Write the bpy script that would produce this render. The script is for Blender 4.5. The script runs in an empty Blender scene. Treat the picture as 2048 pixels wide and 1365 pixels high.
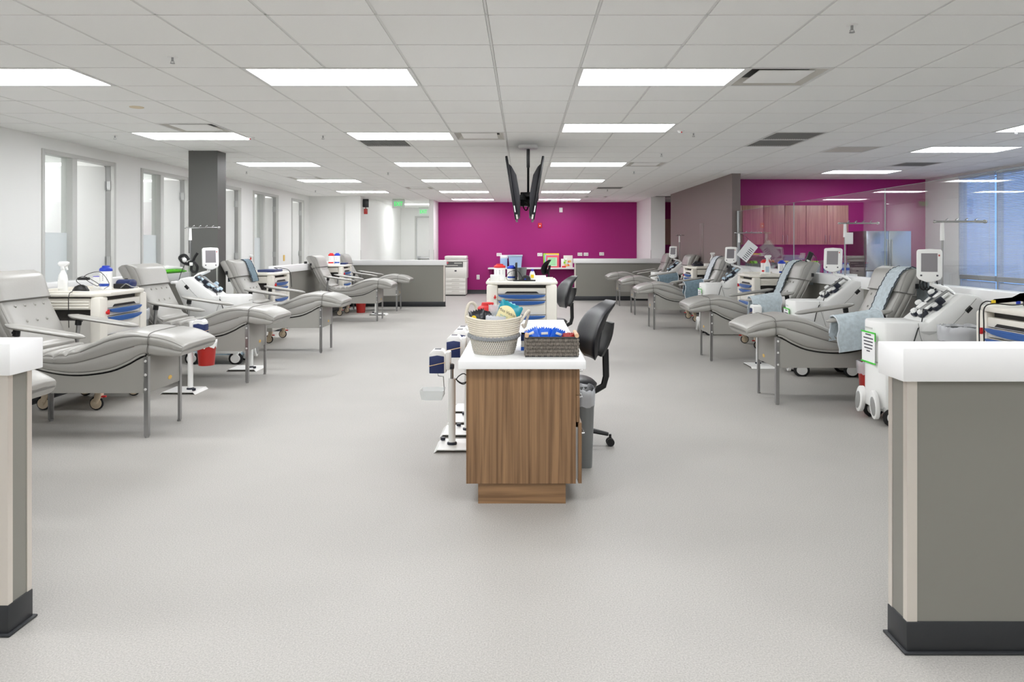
import bpy, bmesh, math, random
from mathutils import Vector, Matrix
R = math.radians
random.seed(7)
SC = bpy.context.scene
COL = SC.collection

# ------------------------------------------------------------------ camera, world, exposure
FPX, CX, CY = 1480.0, 1047.0, 489.5          # focal length and vanishing point in 2048x1365 pixels
CAMZ, CEIL = 1.475, 2.745
cam_d = bpy.data.cameras.new('camera')
cam_d.sensor_fit = 'HORIZONTAL'; cam_d.sensor_width = 36.0
cam_d.lens = FPX / 2048 * 36.0
cam_d.shift_x = (1024 - CX) / 2048
cam_d.shift_y = (CY - 682.5) / 2048
cam_d.clip_start = 0.05; cam_d.clip_end = 200
cam = bpy.data.objects.new('camera', cam_d); COL.objects.link(cam)
cam.location = (0, 0, CAMZ); cam.rotation_euler = (R(90), 0, 0)
SC.camera = cam

world = bpy.data.worlds.new('world'); SC.world = world; world.use_nodes = True
bgn = world.node_tree.nodes['Background']
bgn.inputs[0].default_value = (0.34, 0.56, 1.0, 1); bgn.inputs[1].default_value = 1.7   # dusk-blue sky outside the windows
LAMP = 17.0                                    # radiance of the ceiling light diffusers
vs = SC.view_settings
vs.view_transform = 'Standard'; vs.look = 'None'; vs.gamma = 1.0; vs.use_curve_mapping = False
vs.exposure = 0.0
SC.cycles.max_bounces = 10; SC.cycles.diffuse_bounces = 7; SC.cycles.glossy_bounces = 4
SC.cycles.transmission_bounces = 6; SC.cycles.transparent_max_bounces = 12
SC.cycles.caustics_reflective = False; SC.cycles.caustics_refractive = False
SC.cycles.sample_clamp_indirect = 6.0

# ------------------------------------------------------------------ materials
def lin(c):
    return tuple(((v/255)/12.92 if v/255 <= .04045 else ((v/255+.055)/1.055)**2.4) for v in c)
MATS = {}
def mat(name, c, rough=.5, metal=0.0, spec=.5, emit=None, es=0, noise=None, bump=None, coat=0, alpha=1, trans=0):
    m = bpy.data.materials.new(name); m.use_nodes = True
    nt = m.node_tree; b = nt.nodes['Principled BSDF']
    c = lin(c)
    b.inputs['Base Color'].default_value = (*c, 1)
    b.inputs['Roughness'].default_value = rough; b.inputs['Metallic'].default_value = metal
    b.inputs['Specular IOR Level'].default_value = spec
    if coat: b.inputs['Coat Weight'].default_value = coat
    if trans: b.inputs['Transmission Weight'].default_value = trans
    if alpha < 1: b.inputs['Alpha'].default_value = alpha
    if emit is not None:
        b.inputs['Emission Color'].default_value = (*lin(emit), 1); b.inputs['Emission Strength'].default_value = es
    if noise or bump:
        tc = nt.nodes.new('ShaderNodeTexCoord')
    if noise:                                   # noise = (scale, amount, detail)
        n = nt.nodes.new('ShaderNodeTexNoise'); n.inputs['Scale'].default_value = noise[0]; n.inputs['Detail'].default_value = noise[2]
        nt.links.new(tc.outputs['Object'], n.inputs['Vector'])
        r = nt.nodes.new('ShaderNodeValToRGB')
        lo = [max(0, v*(1-noise[1])) for v in c]; hi = [min(1, v*(1+noise[1])) for v in c]
        r.color_ramp.elements[0].position = .3; r.color_ramp.elements[1].position = .7
        r.color_ramp.elements[0].color = (*lo, 1); r.color_ramp.elements[1].color = (*hi, 1)
        nt.links.new(n.outputs['Fac'], r.inputs['Fac']); nt.links.new(r.outputs['Color'], b.inputs['Base Color'])
    if bump:                                    # bump = (scale, strength)
        n2 = nt.nodes.new('ShaderNodeTexNoise'); n2.inputs['Scale'].default_value = bump[0]; n2.inputs['Detail'].default_value = 3
        nt.links.new(tc.outputs['Object'], n2.inputs['Vector'])
        bp = nt.nodes.new('ShaderNodeBump'); bp.inputs['Strength'].default_value = bump[1]; bp.inputs['Distance'].default_value = .01
        nt.links.new(n2.outputs['Fac'], bp.inputs['Height']); nt.links.new(bp.outputs['Normal'], b.inputs['Normal'])
    MATS[name] = m
    return m
M = MATS
mat('wall_white', (243, 243, 241), .55, bump=(220, .03))
mat('wall_purple', (160, 36, 116), .45, spec=.3, bump=(260, .04))
mat('wall_taupe', (126, 113, 110), .5, bump=(260, .03))
mat('column_grey', (92, 92, 89), .45)
mat('tile', (247, 247, 245), .9, noise=(160, .012, 2))
mat('tee', (228, 228, 226), .5)
mat('ceil_back', (60, 60, 60), .9)
mat('trim_grey', (206, 206, 203), .45)
mat('door_white', (238, 238, 236), .5)
mat('panel_taupe', (136, 134, 127), .4, bump=(500, .04))
mat('base_black', (42, 44, 47), .42)
mat('cap_white', (242, 242, 242), .3)
mat('guard', (226, 219, 210), .34, metal=.5)
mat('guard_steel', (205, 205, 203), .3, metal=.8)
mat('vinyl', (163, 161, 156), .3, bump=(60, .06))
mat('vinyl_dark', (118, 116, 112), .5)
mat('bed_metal', (158, 156, 150), .38)
mat('chrome', (190, 190, 190), .2, metal=1.0)
mat('steel', (170, 170, 170), .32, metal=1.0)
mat('black', (18, 18, 20), .45)
mat('black_leather', (34, 34, 38), .38, bump=(90, .08))
mat('rubber', (28, 28, 30), .6)
mat('cart_cream', (232, 228, 218), .42)
mat('cart_grey', (206, 203, 196), .5)
mat('cart_blue', (42, 92, 164), .35)
mat('cart_dark', (52, 50, 48), .6)
mat('caster_tan', (222, 205, 180), .45)
mat('red', (206, 26, 30), .5)
mat('bolt', (236, 236, 234), .35, metal=.3)
mat('bin_red', (168, 36, 30), .35)
mat('lid_blue', (20, 58, 186), .35)
mat('plastic_white', (242, 242, 240), .35)
mat('machine_white', (238, 238, 236), .38)
mat('machine_grey', (206, 206, 204), .42)
mat('screen', (128, 124, 128), .25)
mat('navy', (30, 46, 96), .4)
mat('light_blue', (186, 208, 224), .4)
mat('dark_navy', (30, 34, 48), .4)
mat('sign_green', (70, 206, 60), .5)
mat('bright_green', (88, 190, 30), .55)
mat('paper', (246, 246, 246), .6)
mat('ink', (70, 70, 78), .6)
mat('pad_blue', (190, 202, 208), .8, noise=(30, .12, 3), bump=(45, .5))
mat('pad_slate', (112, 132, 144), .8, noise=(30, .15, 3), bump=(45, .5))
mat('pad_grey', (206, 212, 218), .8, noise=(30, .08, 3), bump=(45, .4))
mat('pad_edge', (58, 66, 76), .7)
mat('badge', (232, 190, 92), .4)
mat('bag_clear', (226, 228, 232), .25, alpha=.55)
mat('bin_grey', (120, 122, 122), .45)
mat('glass_tray', (235, 240, 240), .1, alpha=.35)
mat('fridge_side', (74, 68, 68), .35, metal=.3)
mat('fridge_steel', (176, 184, 194), .22, metal=.95)
mat('water', (200, 214, 232), .15, alpha=.6)
mat('label_blue', (36, 74, 170), .4)
mat('yellow', (240, 206, 30), .4)
mat('orange', (236, 120, 60), .5)
mat('teal', (18, 150, 170), .3)
mat('cream_label', (240, 228, 176), .4)
mat('snack_black', (26, 28, 36), .3)
mat('snack_blue', (34, 104, 226), .22)
mat('snack_red', (176, 40, 38), .35)
mat('snack_silver', (198, 200, 206), .3)
mat('pretzel', (204, 170, 140), .6)
mat('rope_cream', (228, 220, 204), .85, bump=(150, .4))
mat('rope_grey', (150, 152, 154), .85, bump=(150, .4))
mat('seagrass', (140, 132, 122), .8, noise=(80, .25, 2))
mat('light_wood', (214, 178, 140), .5)
mat('bin_blue', (160, 186, 220), .4)
mat('copier', (228, 226, 220), .45)
mat('copier_dark', (110, 110, 110), .5)
mat('tv_black', (26, 26, 30), .3)
mat('tv_back', (44, 44, 50), .45)
mat('grille', (150, 150, 148), .6)
mat('grille_dark', (84, 84, 84), .7)
mat('outlet', (240, 240, 238), .4)
mat('patch', (226, 212, 184), .6)
mat('lime', (150, 220, 50), .5)
mat('pink', (236, 90, 110), .5)
mat('mint', (196, 230, 200), .5)
mat('purple_cap', (90, 80, 200), .4)
mat('blinds', (204, 212, 226), .5)
mat('frame_alu', (196, 200, 204), .35, metal=.4)
mat('band', (222, 190, 150), .5)
mat('cabinet_inside', (210, 208, 204), .5)
mat('diffuser', (255, 255, 255), .5, emit=(250, 252, 255), es=LAMP)
mat('exit_green', (20, 170, 80), .5, emit=(20, 235, 95), es=1.3)
mat('exit_face', (240, 246, 242), .6, spec=.1)

def wood(name, a, b, scale, rough=.4):
    m = bpy.data.materials.new(name); m.use_nodes = True; nt = m.node_tree
    bs = nt.nodes['Principled BSDF']; bs.inputs['Roughness'].default_value = rough
    tc = nt.nodes.new('ShaderNodeTexCoord'); mp = nt.nodes.new('ShaderNodeMapping'); mp.inputs['Scale'].default_value = scale
    n = nt.nodes.new('ShaderNodeTexNoise'); n.inputs['Scale'].default_value = 1.0; n.inputs['Detail'].default_value = 6; n.inputs['Distortion'].default_value = .6
    r = nt.nodes.new('ShaderNodeValToRGB')
    r.color_ramp.elements[0].position = .32; r.color_ramp.elements[1].position = .68
    r.color_ramp.elements[0].color = (*lin(a), 1); r.color_ramp.elements[1].color = (*lin(b), 1)
    nt.links.new(tc.outputs['Object'], mp.inputs['Vector']); nt.links.new(mp.outputs['Vector'], n.inputs['Vector'])
    nt.links.new(n.outputs['Fac'], r.inputs['Fac']); nt.links.new(r.outputs['Color'], bs.inputs['Base Color'])
    M[name] = m
wood('wood_desk', (106, 78, 52), (162, 126, 90), (44, 44, 1.0))
wood('wood_kick', (106, 78, 52), (162, 126, 90), (1.2, 26, 30))
wood('wood_cab', (140, 104, 92), (176, 136, 118), (30, 30, 1.2))

def floor_mat():
    m = bpy.data.materials.new('floor_vinyl'); m.use_nodes = True; nt = m.node_tree
    b = nt.nodes['Principled BSDF']; b.inputs['Roughness'].default_value = .5; b.inputs['Specular IOR Level'].default_value = .35
    tc = nt.nodes.new('ShaderNodeTexCoord')
    n = nt.nodes.new('ShaderNodeTexNoise'); n.inputs['Scale'].default_value = 150; n.inputs['Detail'].default_value = 4; n.inputs['Roughness'].default_value = .75
    nt.links.new(tc.outputs['Object'], n.inputs['Vector'])
    r = nt.nodes.new('ShaderNodeValToRGB'); e = r.color_ramp.elements
    e[0].position = .30; e[0].color = (*lin((144, 141, 136)), 1); e[1].position = .70; e[1].color = (*lin((190, 187, 182)), 1)
    nt.links.new(n.outputs['Fac'], r.inputs['Fac'])
    n2 = nt.nodes.new('ShaderNodeTexNoise'); n2.inputs['Scale'].default_value = 1.3; n2.inputs['Detail'].default_value = 3
    nt.links.new(tc.outputs['Object'], n2.inputs['Vector'])
    mr = nt.nodes.new('ShaderNodeMapRange'); mr.inputs[1].default_value = .3; mr.inputs[2].default_value = .7; mr.inputs[3].default_value = .97; mr.inputs[4].default_value = 1.03
    nt.links.new(n2.outputs['Fac'], mr.inputs[0])
    mx = nt.nodes.new('ShaderNodeMix'); mx.data_type = 'RGBA'; mx.blend_type = 'MULTIPLY'; mx.inputs['Factor'].default_value = 1
    nt.links.new(r.outputs['Color'], mx.inputs['A']); nt.links.new(mr.outputs[0], mx.inputs['B'])
    nt.links.new(mx.outputs['Result'], b.inputs['Base Color'])
    bp = nt.nodes.new('ShaderNodeBump'); bp.inputs['Strength'].default_value = .05; bp.inputs['Distance'].default_value = .004
    nt.links.new(n.outputs['Fac'], bp.inputs['Height']); nt.links.new(bp.outputs['Normal'], b.inputs['Normal'])
    M['floor_vinyl'] = m
floor_mat()

def glass_mat(name, tint, rough=0.0, mixd=0.0):
    """thin architectural glass: clear film with Fresnel reflection (and an optional frosted share)"""
    m = bpy.data.materials.new(name); m.use_nodes = True; nt = m.node_tree
    out = nt.nodes['Material Output']; nt.nodes.remove(nt.nodes['Principled BSDF'])
    t = nt.nodes.new('ShaderNodeBsdfTransparent'); t.inputs[0].default_value = (*tint, 1)
    g = nt.nodes.new('ShaderNodeBsdfGlossy'); g.inputs['Roughness'].default_value = rough
    f = nt.nodes.new('ShaderNodeFresnel')       # air-glass reflectance on both faces of the thin pane
    ge = nt.nodes.new('ShaderNodeNewGeometry'); io = nt.nodes.new('ShaderNodeMapRange'); io.inputs[3].default_value = 1.5; io.inputs[4].default_value = 1/1.5
    nt.links.new(ge.outputs['Backfacing'], io.inputs[0]); nt.links.new(io.outputs[0], f.inputs[0])
    mx = nt.nodes.new('ShaderNodeMixShader')
    nt.links.new(f.outputs[0], mx.inputs[0]); nt.links.new(t.outputs[0], mx.inputs[1]); nt.links.new(g.outputs[0], mx.inputs[2])
    last = mx
    if mixd:
        d = nt.nodes.new('ShaderNodeBsdfDiffuse'); d.inputs[0].default_value = (.82, .86, .87, 1)
        m2 = nt.nodes.new('ShaderNodeMixShader'); m2.inputs[0].default_value = mixd
        nt.links.new(mx.outputs[0], m2.inputs[1]); nt.links.new(d.outputs[0], m2.inputs[2]); last = m2
    nt.links.new(last.outputs[0], out.inputs[0]); M[name] = m
glass_mat('glass', (.97, .985, .98))
glass_mat('glass_edge', (.75, .88, .86), .1, .35)
glass_mat('frosted', (.9, .93, .93), .05, .8)
glass_mat('window_glass', (.8, .9, 1.0))

# ------------------------------------------------------------------ mesh helpers
def crv(pts, n):
    """Catmull-Rom through the control points, n samples"""
    P = [Vector(p) for p in pts]; P = [2*P[0]-P[1]] + P + [2*P[-1]-P[-2]]
    out = []; k = len(P)-3
    for i in range(n):
        t = i/(n-1)*k; j = min(int(t), k-1); u = t-j
        a, b, c, d = P[j:j+4]
        out.append(.5*((2*b)+(c-a)*u+(2*a-5*b+4*c-d)*u*u+(3*b-a-3*c+d)*u**3))
    return out

class MB:
    def __init__(s): s.v = []; s.f = []
    def add(s, vs, fs, T=None):
        o = len(s.v)
        s.v += [tuple(T @ Vector(v)) if T else tuple(v) for v in vs]
        s.f += [tuple(i+o for i in f) for f in fs]
        return s
    def bmadd(s, bm, T=None):
        bm.verts.index_update()
        s.add([v.co[:] for v in bm.verts], [[v.index for v in f.verts] for f in bm.faces], T); bm.free(); return s
    def box(s, x0, x1, y0, y1, z0, z1, b=0, T=None, seg=2):
        vs = [(x, y, z) for x in (x0, x1) for y in (y0, y1) for z in (z0, z1)]
        fs = [(0, 1, 3, 2), (4, 6, 7, 5), (0, 4, 5, 1), (2, 3, 7, 6), (0, 2, 6, 4), (1, 5, 7, 3)]
        if not b: return s.add(vs, fs, T)
        bm = bmesh.new(); V = [bm.verts.new(v) for v in vs]
        for f in fs: bm.faces.new([V[i] for i in f])
        bmesh.ops.bevel(bm, geom=bm.edges[:], offset=b, segments=seg, affect='EDGES', profile=.5)
        return s.bmadd(bm, T)
    def prism(s, pts, axis, a0, a1, b=0, T=None, seg=2, only=None):
        def mk(p, a): return {'x': (a, p[0], p[1]), 'y': (p[0], a, p[1]), 'z': (p[0], p[1], a)}[axis]
        bm = bmesh.new(); A = [bm.verts.new(mk(p, a0)) for p in pts]; B = [bm.verts.new(mk(p, a1)) for p in pts]
        n = len(pts); bm.faces.new(A[::-1]); bm.faces.new(B)
        for i in range(n): bm.faces.new((A[i], A[(i+1) % n], B[(i+1) % n], B[i]))
        bmesh.ops.recalc_face_normals(bm, faces=bm.faces[:])
        if b:
            e = [e for e in bm.edges if e.calc_face_angle(0) > R(28)]
            bmesh.ops.bevel(bm, geom=e, offset=b, segments=seg, affect='EDGES', profile=.5)
        return s.bmadd(bm, T)
    def tube(s, pts, r, n=8, closed=False, T=None, sq=1.0):
        P = [Vector(p) for p in pts]; k = len(P); rr = r if isinstance(r, (list, tuple)) else [r]*k
        vs, fs = [], []; prev = None
        for i in range(k):
            if closed: t = P[(i+1) % k]-P[i-1]
            else: t = P[min(i+1, k-1)]-P[max(i-1, 0)]
            t.normalize()
            if prev is None:
                up = Vector((0, 0, 1)) if abs(t.z) < .95 else Vector((1, 0, 0))
                u = t.cross(up).normalized()
            else:
                u = (prev-t*prev.dot(t)).normalized()
            prev = u; w = t.cross(u)
            for j in range(n):
                a = 2*math.pi*j/n
                vs.append(P[i]+u*math.cos(a)*rr[i]+w*math.sin(a)*rr[i]*sq)
        for i in range(k if closed else k-1):
            for j in range(n):
                a, b2 = i*n+j, i*n+(j+1) % n; c, d = ((i+1) % k)*n+(j+1) % n, ((i+1) % k)*n+j
                fs.append((a, b2, c, d))
        if not closed: fs.append(tuple(range(n))[::-1]); fs.append(tuple((k-1)*n+j for j in range(n)))
        return s.add(vs, fs, T)
    def cyl(s, p0, p1, r, r2=None, n=14, T=None):
        return s.tube([p0, p1], [r, r if r2 is None else r2], n, T=T)
    def lathe(s, prof, c=(0, 0, 0), n=20, T=None, sx=1, sy=1, pw=2.0):
        vs, fs = [], []; k = len(prof)
        for (r, z) in prof:
            for j in range(n):
                a = 2*math.pi*j/n; ca, sa = math.cos(a), math.sin(a)
                if pw != 2.0:
                    ca = math.copysign(abs(ca)**(2/pw), ca); sa = math.copysign(abs(sa)**(2/pw), sa)
                vs.append((c[0]+r*ca*sx, c[1]+r*sa*sy, c[2]+z))
        for i in range(k-1):
            for j in range(n):
                fs.append((i*n+j, i*n+(j+1) % n, (i+1)*n+(j+1) % n, (i+1)*n+j))
        fs.append(tuple(range(n))[::-1]); fs.append(tuple((k-1)*n+j for j in range(n)))
        return s.add(vs, fs, T)
    def ball(s, c, r, n=10, sx=1, sy=1, sz=1, T=None):
        m = max(5, n//2+1)
        prof = [(max(1e-4, r*math.sin(math.pi*i/m)), -r*math.cos(math.pi*i/m)*sz) for i in range(m+1)]
        return s.lathe(prof, c, n, T, sx, sy)
    def loft(s, rings, T=None, caps=True):
        k = len(rings); n = len(rings[0]); vs = [p for r in rings for p in r]; fs = []
        for i in range(k-1):
            for j in range(n): fs.append((i*n+j, i*n+(j+1) % n, (i+1)*n+(j+1) % n, (i+1)*n+j))
        if caps: fs.append(tuple(range(n))[::-1]); fs.append(tuple((k-1)*n+j for j in range(n)))
        return s.add(vs, fs, T)
    def sheet(s, rows, th, T=None):
        """a cloth from rows of points, given thickness along its normals"""
        k = len(rows); n = len(rows[0]); P = [[Vector(p) for p in r] for r in rows]; up, dn = [], []
        for i in range(k):
            for j in range(n):
                a = P[min(i+1, k-1)][j]-P[max(i-1, 0)][j]; b = P[i][min(j+1, n-1)]-P[i][max(j-1, 0)]
                nn = a.cross(b).normalized()
                up.append(P[i][j]+nn*th); dn.append(P[i][j])
        fs = []; o = k*n
        for i in range(k-1):
            for j in range(n-1):
                q = (i*n+j, i*n+j+1, (i+1)*n+j+1, (i+1)*n+j)
                fs.append(q[::-1] if False else q); fs.append(tuple(v+o for v in q[::-1]))
        rim = [(0, j) for j in range(n)]+[(i, n-1) for i in range(1, k)]+[(k-1, j) for j in range(n-2, -1, -1)]+[(i, 0) for i in range(k-2, 0, -1)]
        for q in range(len(rim)):
            a = rim[q]; b = rim[(q+1) % len(rim)]; ia, ib = a[0]*n+a[1], b[0]*n+b[1]
            fs.append((ib, ia, ia+o, ib+o))
        return s.add(up+dn, fs, T)
    def mesh(s, name, m, smooth=True, ang=38):
        me = bpy.data.meshes.new(name); me.from_pydata(s.v, [], s.f)
        bm = bmesh.new(); bm.from_mesh(me); bmesh.ops.recalc_face_normals(bm, faces=bm.faces[:]); bm.to_mesh(me); bm.free()
        if smooth:
            me.shade_smooth(); me.set_sharp_from_angle(angle=R(ang))
        me.materials.append(M[m]); return me
    def obj(s, name, m, parent=None, smooth=True, ang=38):
        return put(name, s.mesh(name, m, smooth, ang), parent)

def put(name, me, parent=None, loc=None, rz=0):
    o = bpy.data.objects.new(name, me); COL.objects.link(o)
    if parent: o.parent = parent
    if loc: o.location = loc
    if rz: o.rotation_euler.z = rz
    return o
def B(*a, **k): return MB().box(*a, **k)
def tag(o, label, cat, group=None, kind=None):
    o['label'] = label; o['category'] = cat
    if group: o['group'] = group
    if kind: o['kind'] = kind
    return o
def thing(name, label, cat, loc=(0, 0, 0), rz=0, group=None, kind=None):
    o = bpy.data.objects.new(name, None); COL.objects.link(o); o.location = loc; o.rotation_euler.z = rz
    o.empty_display_size = .1
    return tag(o, label, cat, group, kind)
def copy_tree(o, parent=None):
    c = o.copy(); COL.objects.link(c); c.parent = parent
    for ch in o.children: copy_tree(ch, c)
    return c
def text_mesh(s, size, m, depth=.0008, align='CENTER', name='lettering'):
    cu = bpy.data.curves.new('lettering', 'FONT'); cu.body = s; cu.size = size; cu.extrude = depth; cu.align_x = align; cu.align_y = 'CENTER'
    t = bpy.data.objects.new('lettering', cu); COL.objects.link(t)
    dg = bpy.context.evaluated_depsgraph_get(); me = bpy.data.meshes.new_from_object(t.evaluated_get(dg))
    bpy.data.objects.remove(t); bpy.data.curves.remove(cu)
    me.materials.clear(); me.materials.append(M[m]); return me
FACE_CAM = Matrix.Rotation(R(90), 4, 'X')      # text lying in XY -> standing, read from -Y
def struct(name, mb, m, label, cat, parent=None):
    o = mb.obj(name, m, parent)
    if parent is None: tag(o, label, cat, kind='structure')
    return o

# ================================================================== THE SETTING
XL, XR = -5.62, 7.82                            # left room wall, right window wall
YB = 22.16                                      # back purple wall
ZT = CEIL + .03
struct('floor', B(-8, 9, -4.5, 26.2, -.1, 0), 'floor_vinyl', 'pale grey speckled vinyl floor of the donor room', 'floor')

# ---- ceiling: grid cells
G = .6096; GX0, GY0 = -.2045, 4.09
def cell(n, k): return GX0+n*G, GX0+(n+1)*G, GY0+k*G, GY0+(k+1)*G
LIGHTS = []                                     # (n, k) left-near cell, two cells wide
for k in (2, 7, 12, 17, 22, 27): LIGHTS.append((-3, k, 'left'))
for k in (2, 6, 12, 17, 22, 27): LIGHTS.append((1, k, 'right'))
for k in (2, 7, 12, 17, 22): LIGHTS.append((-7, k, 'far_left'))
for k in (6, 9, 14): LIGHTS.append((9, k, 'far_right'))
for k in (-3, -8): LIGHTS += [(-7, k, 'rear'), (-3, k, 'rear'), (1, k, 'rear'), (9, k, 'rear')]
for k in (8, 12, 16, 20, 23): LIGHTS.append((-12, k, 'room'))  # unseen lamps added to brighten the small rooms behind the left doors
LIGHTS += [(5, -6, 'rear'), (9, 1, 'rear'), (-6, 31, 'corridor'), (8, 20, 'rear')]  # the inner right lamp is added fill for surfaces facing the camera
VENTS = [(3, 2, 'plaque'), (-6, 6, 'plaque'), (-1, 7, 'plaque'), (-3, 8, 'egg'), (5, 7, 'egg'), (5, 8, 'egg'), (7, 9, 'perf'), (10, 12, 'egg'),
         (3, 12, 'plaque'), (3, 20, 'egg'), (3, 25, 'plaque'), (-7, 16, 'plaque'), (-4, 20, 'plaque'), (6, 25, 'egg')]
busy = set()
for n, k, _ in LIGHTS: busy |= {(n, k), (n+1, k)}
for n, k, _ in VENTS: busy.add((n, k))
ceil = struct('ceiling', B(-8, 9, -4.5, 26.2, CEIL+.06, CEIL+.12), 'ceil_back', 'white suspended tile ceiling over the whole donor room', 'ceiling')
tm = MB()
tm.add([(.007, .007, .02), (G-.007, .007, .02), (G-.007, G-.007, .02), (.007, G-.007, .02),
        (.010, .010, 0), (G-.010, .010, 0), (G-.010, G-.010, 0), (.010, G-.010, 0)],
       [(7, 6, 5, 4), (0, 1, 5, 4), (1, 2, 6, 5), (2, 3, 7, 6), (3, 0, 4, 7)])
tile_me = tm.mesh('tile', 'tile', smooth=False)
cells = []
for n in range(-13, 15):
    for k in range(-14, 37):
        if (n, k) in busy: continue
        x0, x1, y0, y1 = cell(n, k); cx, cy = (x0+x1)/2, (y0+y1)/2
        if cx < -8 or cx > 8.2 or cy > 26 or cy < -4.4: continue
        vis = False
        if cy > 3.2:
            u = CX+cx*FPX/cy; v = CY-(CEIL-CAMZ)*FPX/cy
            vis = -60 < u < 2110 and v > -40 and XL < cx < XR
            if cx > 3.9 and cy > 14.4: vis = False
            if cx < -4.7 and cy > 19.4: vis = False
        cells.append((0 if vis else 1, cy, x0, y0))
cells.sort()
rest = MB()
for i, (f, cy, x0, y0) in enumerate(cells):
    if f == 0 and i < 300: put('tile', tile_me, ceil, (x0, y0, CEIL))
    else: rest.add([(v[0]+x0, v[1]+y0, v[2]+CEIL) for v in tm.v], tm.f)
o = rest.obj('tile_field', 'tile', ceil, smooth=False); o['kind'] = 'stuff'
gm = MB()
lit = {(n+1, k) for n, k, _ in LIGHTS}           # a light spans two cells: no bar across its middle
for n in range(-13, 16):
    for k in range(-14, 37):
        if (n, k) not in lit: gm.box(GX0+n*G-.007, GX0+n*G+.007, GY0+k*G, GY0+(k+1)*G, CEIL+.003, CEIL+.03)
for k in range(-14, 38): gm.box(-8, 8.8, GY0+k*G-.007, GY0+k*G+.007, CEIL+.003, CEIL+.0301)
gm.obj('grid_bars', 'tee', ceil, smooth=False)

ORD = ['nearest', 'second', 'third', 'fourth', 'fifth', 'farthest']
cnt = {}
W2, D1 = 2*G, G
lf = MB()
for (a, b, c, d) in ((.0, W2, 0, .03), (0, W2, D1-.03, D1), (0, .03, .03, D1-.03), (W2-.03, W2, .03, D1-.03)): lf.box(a, b, c, d, -.004, .05)
lf_me = lf.mesh('frame', 'tee', False)
ld_me = B(.03, W2-.03, .03, D1-.03, .006, .03).mesh('diffuser', 'diffuser', False)
for n, k, row in LIGHTS:
    cnt[row] = cnt.get(row, 0)+1; q = cnt[row]-1
    x0, x1, y0, y1 = cell(n, k)
    where = {'left': 'just left of the central televisions', 'right': 'just right of the central televisions',
             'far_left': 'along the doors on the left', 'far_right': 'above the glass partition on the right'}.get(row)
    if row == 'corridor': lab = 'rectangular white ceiling light inside the back corridor past the exit sign'
    elif row == 'room': lab = 'added unseen ceiling light brightening the small room behind the %s left door' % ['first', 'second', 'third', 'fourth', 'fifth'][q]
    elif row == 'rear':
        side = {-7: 'far left', -3: 'centre left', 1: 'centre right', 5: 'inner right', 9: 'far right', 8: 'right'}[n]
        lab = 'white ceiling light %s, on the %s' % ({-3: 'just overhead of the camera', -8: 'well behind the camera', -6: 'added unseen as fill a step behind the camera', 1: 'beyond the right picture edge', 20: 'hidden behind the taupe wall'}[k], side)
    else:
        od = ORD[q] if not (row == 'far_right' and q == 2) else 'farthest'
        if row == 'far_left' and q == 4: od = 'farthest'
        lab = '%s rectangular white ceiling light in the row %s' % (od, where)
    t = thing('ceiling_light', lab, 'ceiling light', (x0, y0, CEIL), group='rectangular ceiling lights')
    put('frame', lf_me, t); put('diffuser', ld_me, t)
VL = {(3, 2): 'square air diffuser beside the nearest light right of centre', (-6, 6): 'square air diffuser in front of the second light by the left doors',
      (-1, 7): 'square air diffuser between the second left light and the televisions', (-3, 8): 'dark egg-crate return grille behind the second light left of the televisions',
      (5, 7): 'nearer of two adjoining dark egg-crate grilles right of centre', (5, 8): 'farther of two adjoining dark egg-crate grilles right of centre',
      (7, 9): 'pale perforated ceiling panel right of the paired dark grilles', (10, 12): 'dark grille between the two lights over the glass partition',
      (3, 12): 'air diffuser beside the third light right of the televisions', (3, 20): 'small dark grille beside the fourth light right of the televisions',
      (3, 25): 'small far air diffuser near the purple wall right of centre', (-7, 16): 'air diffuser touching the fourth light along the left doors',
      (-4, 20): 'air diffuser beside the far lights left of the televisions', (6, 25): 'far grille in front of the white pillar by the taupe wall'}
for n, k, typ in VENTS:
    x0, x1, y0, y1 = cell(n, k)
    t = thing('ceiling_vent', VL[(n, k)], 'air vent', (x0, y0, CEIL), group='ceiling air vents')
    e = MB()
    for (a, b, c, d) in ((0, G, 0, .025), (0, G, G-.025, G), (0, .025, .025, G-.025), (G-.025, G, .025, G-.025)): e.box(a, b, c, d, -.003, .03)
    e.obj('frame', 'tee', t, False)
    if typ == 'plaque':
        MB().add([(.025, .025, 0), (G-.025, .025, 0), (G-.025, G-.025, 0), (.025, G-.025, 0), (.08, .08, .05), (G-.08, .08, .05), (G-.08, G-.08, .05), (.08, G-.08, .05)],
                 [(0, 1, 5, 4), (1, 2, 6, 5), (2, 3, 7, 6), (3, 0, 4, 7)]).obj('cone', 'cart_grey', t, False)
        B(.075, G-.075, .075, G-.075, .052, .055).obj('throat', 'grille_dark', t, False)
        B(.10, G-.10, .10, G-.10, .0, .008, b=.003).obj('plaque', 'tile', t)
    else:
        e = MB(); N = 20 if typ == 'egg' else 26; w = .0024 if typ == 'egg' else .008
        for i in range(1, N):
            p = .025+(G-.05)*i/N
            e.box(p-w, p+w, .025, G-.025, .004, .016); e.box(.025, G-.025, p-w, p+w, .0041, .0161)
        e.obj('grid', 'grille' if typ == 'egg' else 'cart_grey', t, False)
        B(.02, G-.02, .02, G-.02, .05, .055).obj('backing', 'grille_dark' if typ == 'egg' else 'grille', t, False)

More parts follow.
